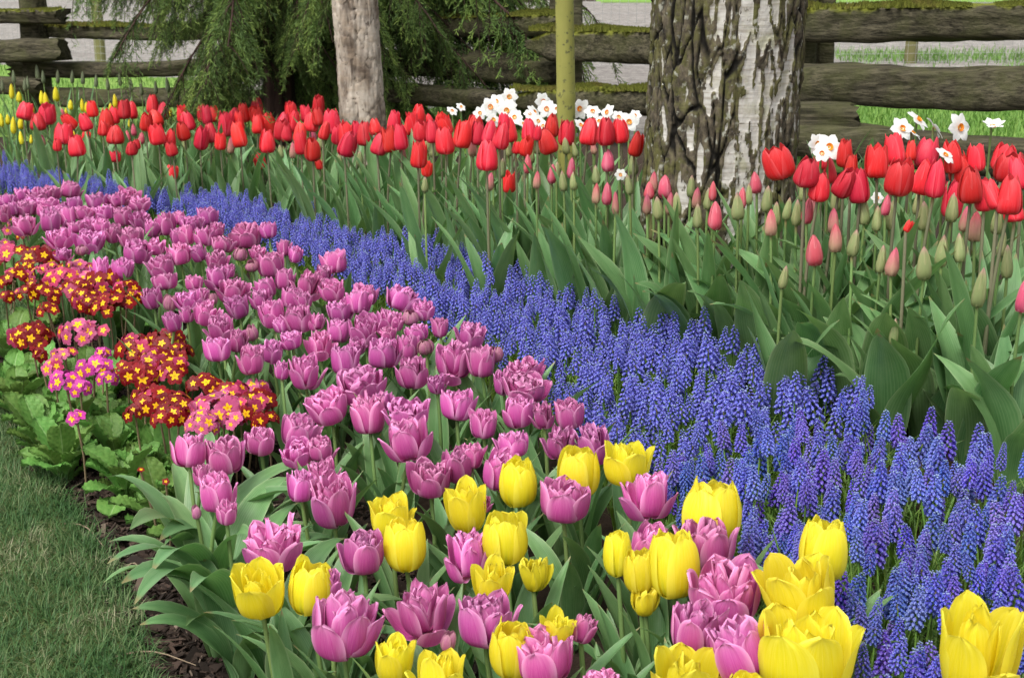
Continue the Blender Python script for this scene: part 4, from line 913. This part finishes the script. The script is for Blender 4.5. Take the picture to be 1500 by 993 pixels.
# ---- leaves only: young tulips filling the front of the red row and the pink drift
RL = np.random.default_rng(25); k = 0
def leafplant(x, y, leafs, n, group, label, s=1.):
    gz = float(ground_z(x, y)); root = tag(new('tulip_shoot', None, None, (x, y, gz)), label, 'tulip leaves', group); a = RL.uniform(0, 6.28)
    for i in range(n):
        a += 2.2 + RL.normal(0, .5); new('leaf', leafs[int(RL.integers(len(leafs)))], root, (.01*math.cos(a), .01*math.sin(a), 0), (0, RL.normal(0, .08), a), s*RL.uniform(.7, 1.05))
FRONT_RED = np.array([(60, 262), (200, 283), (330, 300), (460, 330), (560, 352), (640, 368), (740, 400), (830, 432), (940, 462), (1040, 492), (1120, 530), (1230, 580), (1330, 630), (1420, 672), (1500, 720)])
for i in range(52):
    t = (i + RL.random())/52; q = 380 + t*1120; vv = np.interp(q, FRONT_RED[:, 0], FRONT_RED[:, 1]) - 8 - RL.uniform(0, 60)*(.3 + q/1500)
    p, D = survey(q, vv - 4, .06); leafplant(p[0], p[1], LEAF_BROAD, 4, 'leafy tulip shoots without bloom along the blue band', 'broad leaved tulip shoot without a bloom, above the blue band', .55 + .40*min(1, q/1100))

for i in range(62):
    q = RL.uniform(60, 1540); vv = np.interp(q, [0, 400, 800, 1000, 1500], [178, 186, 196, 225, 232]) + RL.uniform(-14, 34)
    p, D = survey(q, vv, .30); leafplant(p[0], p[1], LEAF_RED, 4, 'leafy tulip shoots without bloom among the red row', 'narrow leafy tulip shoot without a bloom, standing among the red tulips', .88)

for q, vv, s in [(352, 985, .95), (318, 945, .9), (400, 1000, .9), (300, 890, .8), (470, 1010, .9), (560, 1030, .85), (720, 1040, .85), (905, 985, .8), (860, 900, .8)]:
    p, D = survey(q, vv, .03); leafplant(p[0], p[1], LEAF_FRONT if q < 480 else LEAF_PINK, 5, 'leafy tulip shoots without bloom at the front', 'big leafed tulip shoot without a bloom, at the front beside the mulch' if q < 480 else 'leafy tulip shoot without a bloom, among the front yellow tulips', s)

# ---- grape hyacinths
def bell(mb, c, dirv, rad, ln, tone, n=6, low=False):
    d = dirv/np.linalg.norm(dirv); ref = np.array((0, 0, 1.)) if abs(d[2]) < .9 else np.array((1., 0, 0)); a = np.cross(d, ref); a /= np.linalg.norm(a); b = np.cross(d, a)
    pr = [(.45, 0, 0), (1., .42, .4), (.92, .72, .7), (.48, .97, .9), (.55, 1.05, 1.)] if not low else [(.4, 0, 0), (1., .5, .5), (.5, 1.03, 1.)]
    V = []; UV = []
    for q, s, vv in pr:
        for i in range(n):
            w = 2*math.pi*i/n; V.append(c + d*ln*s + rad*q*(a*math.cos(w) + b*math.sin(w))); UV.append((i/n, vv))
    mb.add(V, gridfaces(n, len(pr), True), UV, 0, np.full(len(V), tone))
    mb.add(V[:n], np.array([list(range(n))]), UV[:n], 0, np.full(n, tone))
def spike(seed, low=False):
    """a spike of nodding bells one unit tall"""
    r = np.random.default_rng(seed); mb = MB(); N = 74 if not low else 44; fat = r.uniform(.9, 1.1)
    for k in range(N):
        t = (k + .5)/N; z = .04 + .93*t**.92; env = (.155*min(1, .55 + t*3.0)*(1 - max(0, t - .25)/.75)**.62 + .012)*fat
        a = k*2.39996 + r.normal(0, .12); dz = -.75 + 1.5*max(0, t - .6)
        d = np.array((math.cos(a), math.sin(a), dz)); rad = .041*(1 - .62*max(0, t - .3)/.7)*(1.25 if low else 1); ln = rad*2.3
        c = np.array((math.cos(a)*env*.62, math.sin(a)*env*.62, z + .03))
        bell(mb, c, d, rad, ln, (1.5 if t > .94 else r.uniform(0, .9)*(.5 + .5*t)) if r.random() > .03 else .9, 6 if not low else 5, low)
    return mb
SPK = [spike(500 + k).mesh('flower_spike', MAT['musc']) for k in range(6)]
def tuft(seed, n=4, L=(.10, .19)):
    r = np.random.default_rng(seed); mb = MB()
    for i in range(n):
        a = r.uniform(0, 6.28); l = r.uniform(*L); dr = r.uniform(.3, 1.6); w = r.uniform(.004, .0065); x = z = 0; V = []; UV = []
        for j in range(8):
            t = j/7; an = .1 + dr*t**1.5
            if j: x += math.sin(an)*l/7; z += math.cos(an)*l/7
            ww = w/2*(1 - t**3)
            for s in (-1, 0, 1): V.append((x - (0 if s else -.0012), s*ww, z)); UV.append(((s + 1)/2, t))
        mb.add(rotz(np.array(V) + (.004, 0, 0), a), gridfaces(3, 8), UV)
    return mb
TUFT = [tuft(520 + k).mesh('leaf', MAT['grassy']) for k in range(5)]
# the band, surveyed along its two edges at spike height
MH = .175
LO = [(-60, 266), (0, 266), (115, 278), (220, 292), (330, 328), (440, 362), (520, 402), (600, 442), (690, 492), (790, 550), (860, 612), (930, 680), (1010, 750), (1120, 840), (1240, 960), (1300, 1060), (1330, 1200)]
HI = [(-60, 236), (0, 241), (100, 257), (200, 273), (330, 281), (420, 308), (530, 338), (640, 353), (740, 390), (830, 420), (980, 455), (1040, 475), (1160, 535), (1280, 570), (1350, 615), (1440, 640), (1500, 672), (1600, 740), (1760, 850)]
PL = np.array([survey(u, v, MH)[0][:2] for u, v in LO]); PH = np.array([survey(u, v, MH)[0][:2] for u, v in HI])
poly = np.concatenate((PL, PH[::-1]))
def inside(x, y, P):
    c = np.zeros(len(x), bool); j = len(P) - 1
    for i in range(len(P)):
        xi, yi = P[i]; xj, yj = P[j]; k = ((yi > y) != (yj > y)) & (x < (xj - xi)*(y - yi)/(yj - yi + 1e-12) + xi); c ^= k; j = i
    return c
RM = np.random.default_rng(26); sp = .0330
gx, gy = np.meshgrid(np.arange(poly[:, 0].min(), poly[:, 0].max(), sp), np.arange(poly[:, 1].min(), poly[:, 1].max(), sp))
gx = gx + (np.arange(gx.shape[0]) % 2)[:, None]*sp/2; X = (gx + RM.uniform(-.42, .42, gx.shape)*sp).ravel(); Y = (gy + RM.uniform(-.42, .42, gy.shape)*sp).ravel()
k = inside(X, Y, poly); X, Y = X[k], Y[k]
k = np.array([noise.noise((x*3.2, y*3.2, 9)) > -.62 for x, y in zip(X, Y)]); X, Y = X[k], Y[k]
Hs = .192 + .018*np.array([noise.noise((x*2, y*2, 4)) for x, y in zip(X, Y)]) + RM.normal(0, .018, len(X)); Sl = RM.uniform(.044, .076, len(X))
P3 = [project((x, y, ground_z(x, y) + h - .03)) for x, y, h in zip(X, Y, Hs)]
vis = np.array([(-20 < p[0] < 1525 and 200 < p[1] < 1050) for p in P3]); depth = np.array([p[2] for p in P3])
order = np.argsort(depth + 99*(~vis)); near = set(order[:300].tolist())
ZM = [(1410, 900, 'around the big yellow tulip at the bottom right'), (1260, 760, 'right of the pale faced yellow tulips'), (1120, 640, 'above the yellow tulips'), (1400, 700, 'below the broad leaves at the right edge'), (1250, 620, 'in the wide middle of the right band'), (1100, 540, 'along the broad leaves right of centre')]
far = MB(); FSP = [spike(540 + k, True) for k in range(3)]; FT = [tuft(560 + k, 3) for k in range(3)]; fstem = MB(); fleaf = MB()
for i in range(len(X)):
    gz = float(ground_z(X[i], Y[i])); yaw = RM.uniform(0, 6.28); tx, ty = RM.normal(0, .12, 2)
    if i in near:
        u, v, _ = P3[i]; st, ox, oy = STEMS['musc'][i % 4]; Lm = Hs[i] - Sl[i]
        ph = min(ZM, key=lambda q: (q[0] - u)**2 + (q[1] - v)**2)[2]
        root = new('grape_hyacinth', None, None, (X[i], Y[i], gz), (tx, ty, 0)); tag(root, 'blue grape hyacinth spike ' + ph, 'grape hyacinth', 'nearest grape hyacinths of the blue band')
        new('stem', st, root, scale=(1, 1, Lm + .5*Sl[i])); wd = RM.uniform(1.0, 1.22)
        new('flower_spike', SPK[i % 6], root, (ox, oy, Lm), (0, 0, yaw), (Sl[i]*wd, Sl[i]*wd, Sl[i])); new('leaf', TUFT[i % 5], root, (0, 0, 0), (0, 0, yaw*2), RM.uniform(.7, 1.05))
    elif depth[i] < 1.3 and not vis[i]: continue
    else:
        a, b = math.cos(yaw), math.sin(yaw); s = Sl[i]; Lm = Hs[i] - s; q = np.array((X[i], Y[i], gz)); sh = np.array((tx, ty))
        T = lambda V, z0=Lm, s=s: np.stack((V[:, 0]*a*s*1.1 - V[:, 1]*b*s*1.1 + q[0] + sh[0]*(V[:, 2]*s + z0), V[:, 0]*b*s*1.1 + V[:, 1]*a*s*1.1 + q[1] + sh[1]*(V[:, 2]*s + z0), V[:, 2]*s + z0 + q[2]), 1)
        far.merge(FSP[i % 3], T)
        tube(fstem, [q, q + np.array((sh[0]*Lm*.5, sh[1]*Lm*.5, Lm*.5)), q + np.array((sh[0]*(Lm + s*.5), sh[1]*(Lm + s*.5), Lm + s*.5))], .0015, 4, 0, False)
        fleaf.merge(FT[i % 3], lambda V: np.stack((V[:, 0]*a - V[:, 1]*b + q[0], V[:, 0]*b + V[:, 1]*a + q[1], V[:, 2]*.85 + q[2]), 1))
root = tag(new('grape_hyacinths', far.mesh('grape_hyacinths', MAT['musc'])), 'dense far part of the blue grape hyacinth band', 'grape hyacinths', kind='stuff')
new('stem', fstem.mesh('stem', MAT['grassy']), root)['kind'] = 'stuff'; new('leaf', fleaf.mesh('leaf', MAT['grassy']), root)['kind'] = 'stuff'
# grassy undergrowth of the band
n = 5000; gx = RM.uniform(poly[:, 0].min(), poly[:, 0].max(), n*3); gy = RM.uniform(poly[:, 1].min(), poly[:, 1].max(), n*3); k = inside(gx, gy, poly); gx, gy = gx[k][:n], gy[k][:n]
MAT['under'] = blade_mat('undergrowth_blade', [(0, (.07, .15, .03)), (.6, (.14, .26, .05)), (1, (.24, .32, .10))])
tag(blades(len(gx), (gx, gy), .15, .0048, 1.1, MAT['under'], 'undergrowth', None, 5), 'tangled narrow leaves under the blue spikes', 'leaves', kind='stuff')

# ---- white daffodils
def daff_head(seed, form):
    r = np.random.default_rng(seed); pet = []
    for k in range(6):
        P, UV, F = petal([(.04, 0), (.2, .02 - .02*(k % 2)), (.36, .01), (.5, -.03 + r.normal(0, .02))], .19, .6, k*1.047 + r.normal(0, .05), r, 5, 7, .55, .5, .6, .015, tilt=r.normal(-.05, .08) - (.5 if form == 's' else 0)); pet.append((P, UV, F))
    mb = MB(); nr = 5; V = []; UV = []
    for j in range(nr):
        t = j/(nr - 1); rr = .05 + .07*t**.7 + .01*(j == nr - 1); z = -.01 + .10*t
        for i in range(14): V.append((rr*(1 + .07*math.sin(i*3.1)*(j > 2))*math.cos(i*.4488), rr*math.sin(i*.4488), z)); UV.append((i/14, t))
    mb.add(V, gridfaces(14, nr, True), UV); mb.add([(0, 0, .02)] + [tuple(v) for v in V[:14]], np.array([(0, 1 + i, 1 + (i + 1) % 14) for i in range(14)]))
    return to_mesh(pet, 'petal_ring', MAT['white']), mb.mesh('trumpet', MAT['orange'])
DH = {f: [daff_head(600 + i, f) for i in range(3)] for f in 'ws'}
LEAF_DAFF = leafset(6, 7, (.26, .36), (.010, .016), (.05, .9), (.2, .6), MAT['leaf'], .03)
RD = np.random.default_rng(27); items = []
for i, t in enumerate(parse(DAFF)):
    u, v, w = map(float, t[:3]); w *= 1.25; f = t[3]; hg = .43 if u < 1000 else .50
    if v > 250: hg = .38
    p, D = survey(u, v, hg); wr = w/FPX*D; st, ox, oy = STEMS['daff'][i % 4]; x, y = p[0] - ox, p[1] - oy + .012; gz = float(ground_z(x, y))
    root = tag(new('daffodil', None, None, (x, y, gz)), None, 'daffodil', 'white daffodils behind the red tulips'); new('stem', st, root, (0, 0, 0), (0, 0, 0), (1, 1, p[2] - gz))
    az = RD.normal(0, .45); el = {'w': RD.uniform(1.05, 1.5), 'n': RD.uniform(.6, 1.2), 's': .25}[f]
    R_ = Euler((el, 0, az + (.9 if f == 'n' and i % 2 else 0))); pr, tr = DH['s' if f == 's' else 'w'][i % 3]
    h = new('flower_head', pr, root, (ox, oy - .012, p[2] - gz), R_, wr); new('trumpet', tr, h)
    for q in range(2): new('leaf', LEAF_DAFF[int(RD.integers(6))], root, (0, 0, 0), (0, 0, RD.uniform(0, 6.28)), RD.uniform(.9, 1.2))
    items.append((u, v, f, root))
describe(items, [(675, 162, 'right of the conifer sprays'), (715, 165, 'at the left of the white clump'), (745, 150, 'at the top of the white clump'), (755, 178, 'low in the white clump'), (798, 160, 'close left of the green trunk'), (788, 183, 'just above the red tulips by the green trunk'), (860, 170, 'close right of the green trunk'), (905, 170, 'at the left edge of the birch'), (909, 256, 'low before the birch'),
    (1205, 216, 'at the right edge of the birch'), (1335, 185, 'above the tall red clump'), (1390, 200, 'above the right red tulips'), (1455, 187, 'alone near the right edge'), (1285, 290, 'half buried among the red tulips')],
    lambda f: {'w': 'white daffodil facing forward', 'n': 'white daffodil turned aside', 's': 'white daffodil in profile with raised orange cup'}[f])

# ---- primroses
def floret(seed, big=1.):
    r = np.random.default_rng(seed); P = []
    for k in range(5):
        V, UV, F = petal([(.05, 0), (.2, .03), (.36, .03), (.5, -.01)], .21, 1.2, k*1.2566 + r.normal(0, .05), r, 7, 6, .4, .72, .45, .02, notch=.0)
        V[:, 0:2] *= 1; P.append((V, UV, F))
    return P
def floret_mesh(c, seed):
    mb = MB(); r = np.random.default_rng(seed)
    for V, UV, F in floret(seed): mb.add(V, F, UV, 0)
    V = [(0, 0, .045)]; UV = [(0, 0)]
    for i in range(20):
        a = 2*math.pi*i/20; q = (.205 + .075*math.cos(a*5))*(.70 + .1*(seed % 4)) + r.normal(0, .008); V.append((q*math.cos(a), q*math.sin(a), .052)); UV.append((.5, 1))
    mb.add(V, np.array([(0, 1 + i, 1 + (i + 1) % 20) for i in range(20)]), UV, 1)
    return mb.mesh('floret', [MAT['fl_' + c], MAT['eye']])
FL = {c: [floret_mesh(c, 700 + i) for i in range(4)] for c in 'RMPG'}
def crinkle_leaf(seed):
    r = np.random.default_rng(seed); L = r.uniform(.065, .10); Wd = L*r.uniform(.40, .52); nv, nu = 22, 13; V = []; UV = []; x = z = 0; dr = r.uniform(.7, 1.4)
    for j in range(nv):
        t = j/(nv - 1); an = .55 + dr*t
        if j: x += math.sin(an)*L/(nv - 1); z += math.cos(an)*L/(nv - 1)
        w = Wd/2*(.16 + .84*smooth(t, .15, .62))*(1 if t < .7 else math.cos(math.pi/2*(t - .7)/.3)**.5) + .001
        for i in range(nu):
            u = -1 + 2*i/(nu - 1); bump = .0042*math.sin(t*52 - abs(u)*9)*(abs(u)**.5)*(1 - .4*abs(u)) + .0055*u*u - .003*math.exp(-(u/.12)**2) + .0018*math.sin(t*13 + seed)*abs(u)**3
            V.append((x - math.cos(an)*bump*1.0, u*w, z + math.sin(an)*bump*1.0)); UV.append((i/(nu - 1), t))
    mb = MB(); mb.add(V, gridfaces(nu, nv), UV); return mb.mesh('leaf', MAT['prim_leaf'])
PLF = [crinkle_leaf(800 + k) for k in range(7)]
STALK = flat('primrose_stalk', (.22, .16, .09), .7)
mb = MB(); tube(mb, [(0, 0, 0), (.004, .002, .5), (0, 0, 1)], .0024, 6); STK = mb.mesh('flower_stalk', STALK)
mb = MB(); tube(mb, [(0, 0, 0), (.0, .0, .6), (0, 0, 1)], [.0012, .001, .0016], 5); 
RQ = np.random.default_rng(28)
def prim_leaves(root, n, s=1., r0=.012):
    a = RQ.uniform(0, 6.28)
    for i in range(n):
        a += 2.4; new('leaf', PLF[int(RQ.integers(7))], root, (r0*math.cos(a), r0*math.sin(a), .002 + .002*i), (0, -.25 + .35*RQ.random() - .03*i, a), s*RQ.uniform(.75, 1.15))
for line in PRIM.split('\n'):
    b, us, lab = line.split('|'); bu, bv = map(float, b.split()); ums = [t.split() for t in us.split(';')]
    c0, D0 = survey(bu, bv, .02); hs_ = []
    root = tag(new('primrose', None, None, (c0[0], c0[1], float(ground_z(c0[0], c0[1])))), lab, 'primrose', 'primroses along the lawn edge')
    prim_leaves(root, 16, 1.2)
    for (u, v, w, c) in ums:
        u, v, w = float(u), float(v), float(w)*1.14; p, D = survey(u, v, .205 if v < 480 else .195); wr = w/FPX*D; lp = p - np.array(root.location); lp = lp if np.linalg.norm(lp[:2]) < .6 else lp
        foot = lp*np.array((.8, .8, 0)) + np.array((RQ.normal(0, .01), RQ.normal(0, .01), 0)); foot[2] = 0
        dv = lp - foot; L = np.linalg.norm(dv); q = Vector(dv).to_track_quat('Z', 'Y').to_euler(); k = new('flower_stalk', STK, root, foot, q, (1, 1, L))
        n = int(np.clip(round((w/13)**1.75), 4, 17)) if w > 20 else 1; fw = max(.032, wr*.43) if n > 1 else wr
        ga = RQ.uniform(0, 6.28)
        for i in range(n):
            if n > 5 and RQ.random() < .14: continue
            t = (i + .5)/n; th = 1.6*math.sqrt(t) if n > 1 else .3; ph = ga + i*2.4
            d = np.array((math.sin(th)*math.cos(ph), math.sin(th)*math.sin(ph), math.cos(th))); rr = max(.004, wr*.52 - fw*.30); pos = lp + d*rr*np.array((1, 1, .75)); d2 = d + np.array((-.05, -.55, .15)) + RQ.normal(0, .28, 3)
            cc = c if RQ.random() > .12 else {'R': 'M', 'M': 'P', 'P': 'M', 'G': 'G'}[c]
            e = Vector(d2).to_track_quat('Z', 'Y'); e = (e @ Euler((0, 0, RQ.uniform(0, 6.28))).to_quaternion()).to_euler()
            new('floret', FL[cc][int(RQ.integers(4))], root, pos, e, fw*RQ.uniform(.78, 1.15))
items = []
for i, t in enumerate(parse(ROSETTES)):
    u, v = map(float, t); c0, D0 = survey(u, v, .03)
    root = tag(new('primrose', None, None, (c0[0], c0[1], float(ground_z(c0[0], c0[1])))), None, 'primrose', 'primrose rosettes without bloom'); prim_leaves(root, 16, 1.3); items.append((u, v, 'r', root))
describe(items, [(30, 600, 'at the left edge beside the lawn'), (110, 660, 'below the magenta primrose'), (200, 700, 'below the low dark red primrose'), (265, 760, 'at the edge of the bare mulch')], lambda f: 'crinkled primrose rosette')
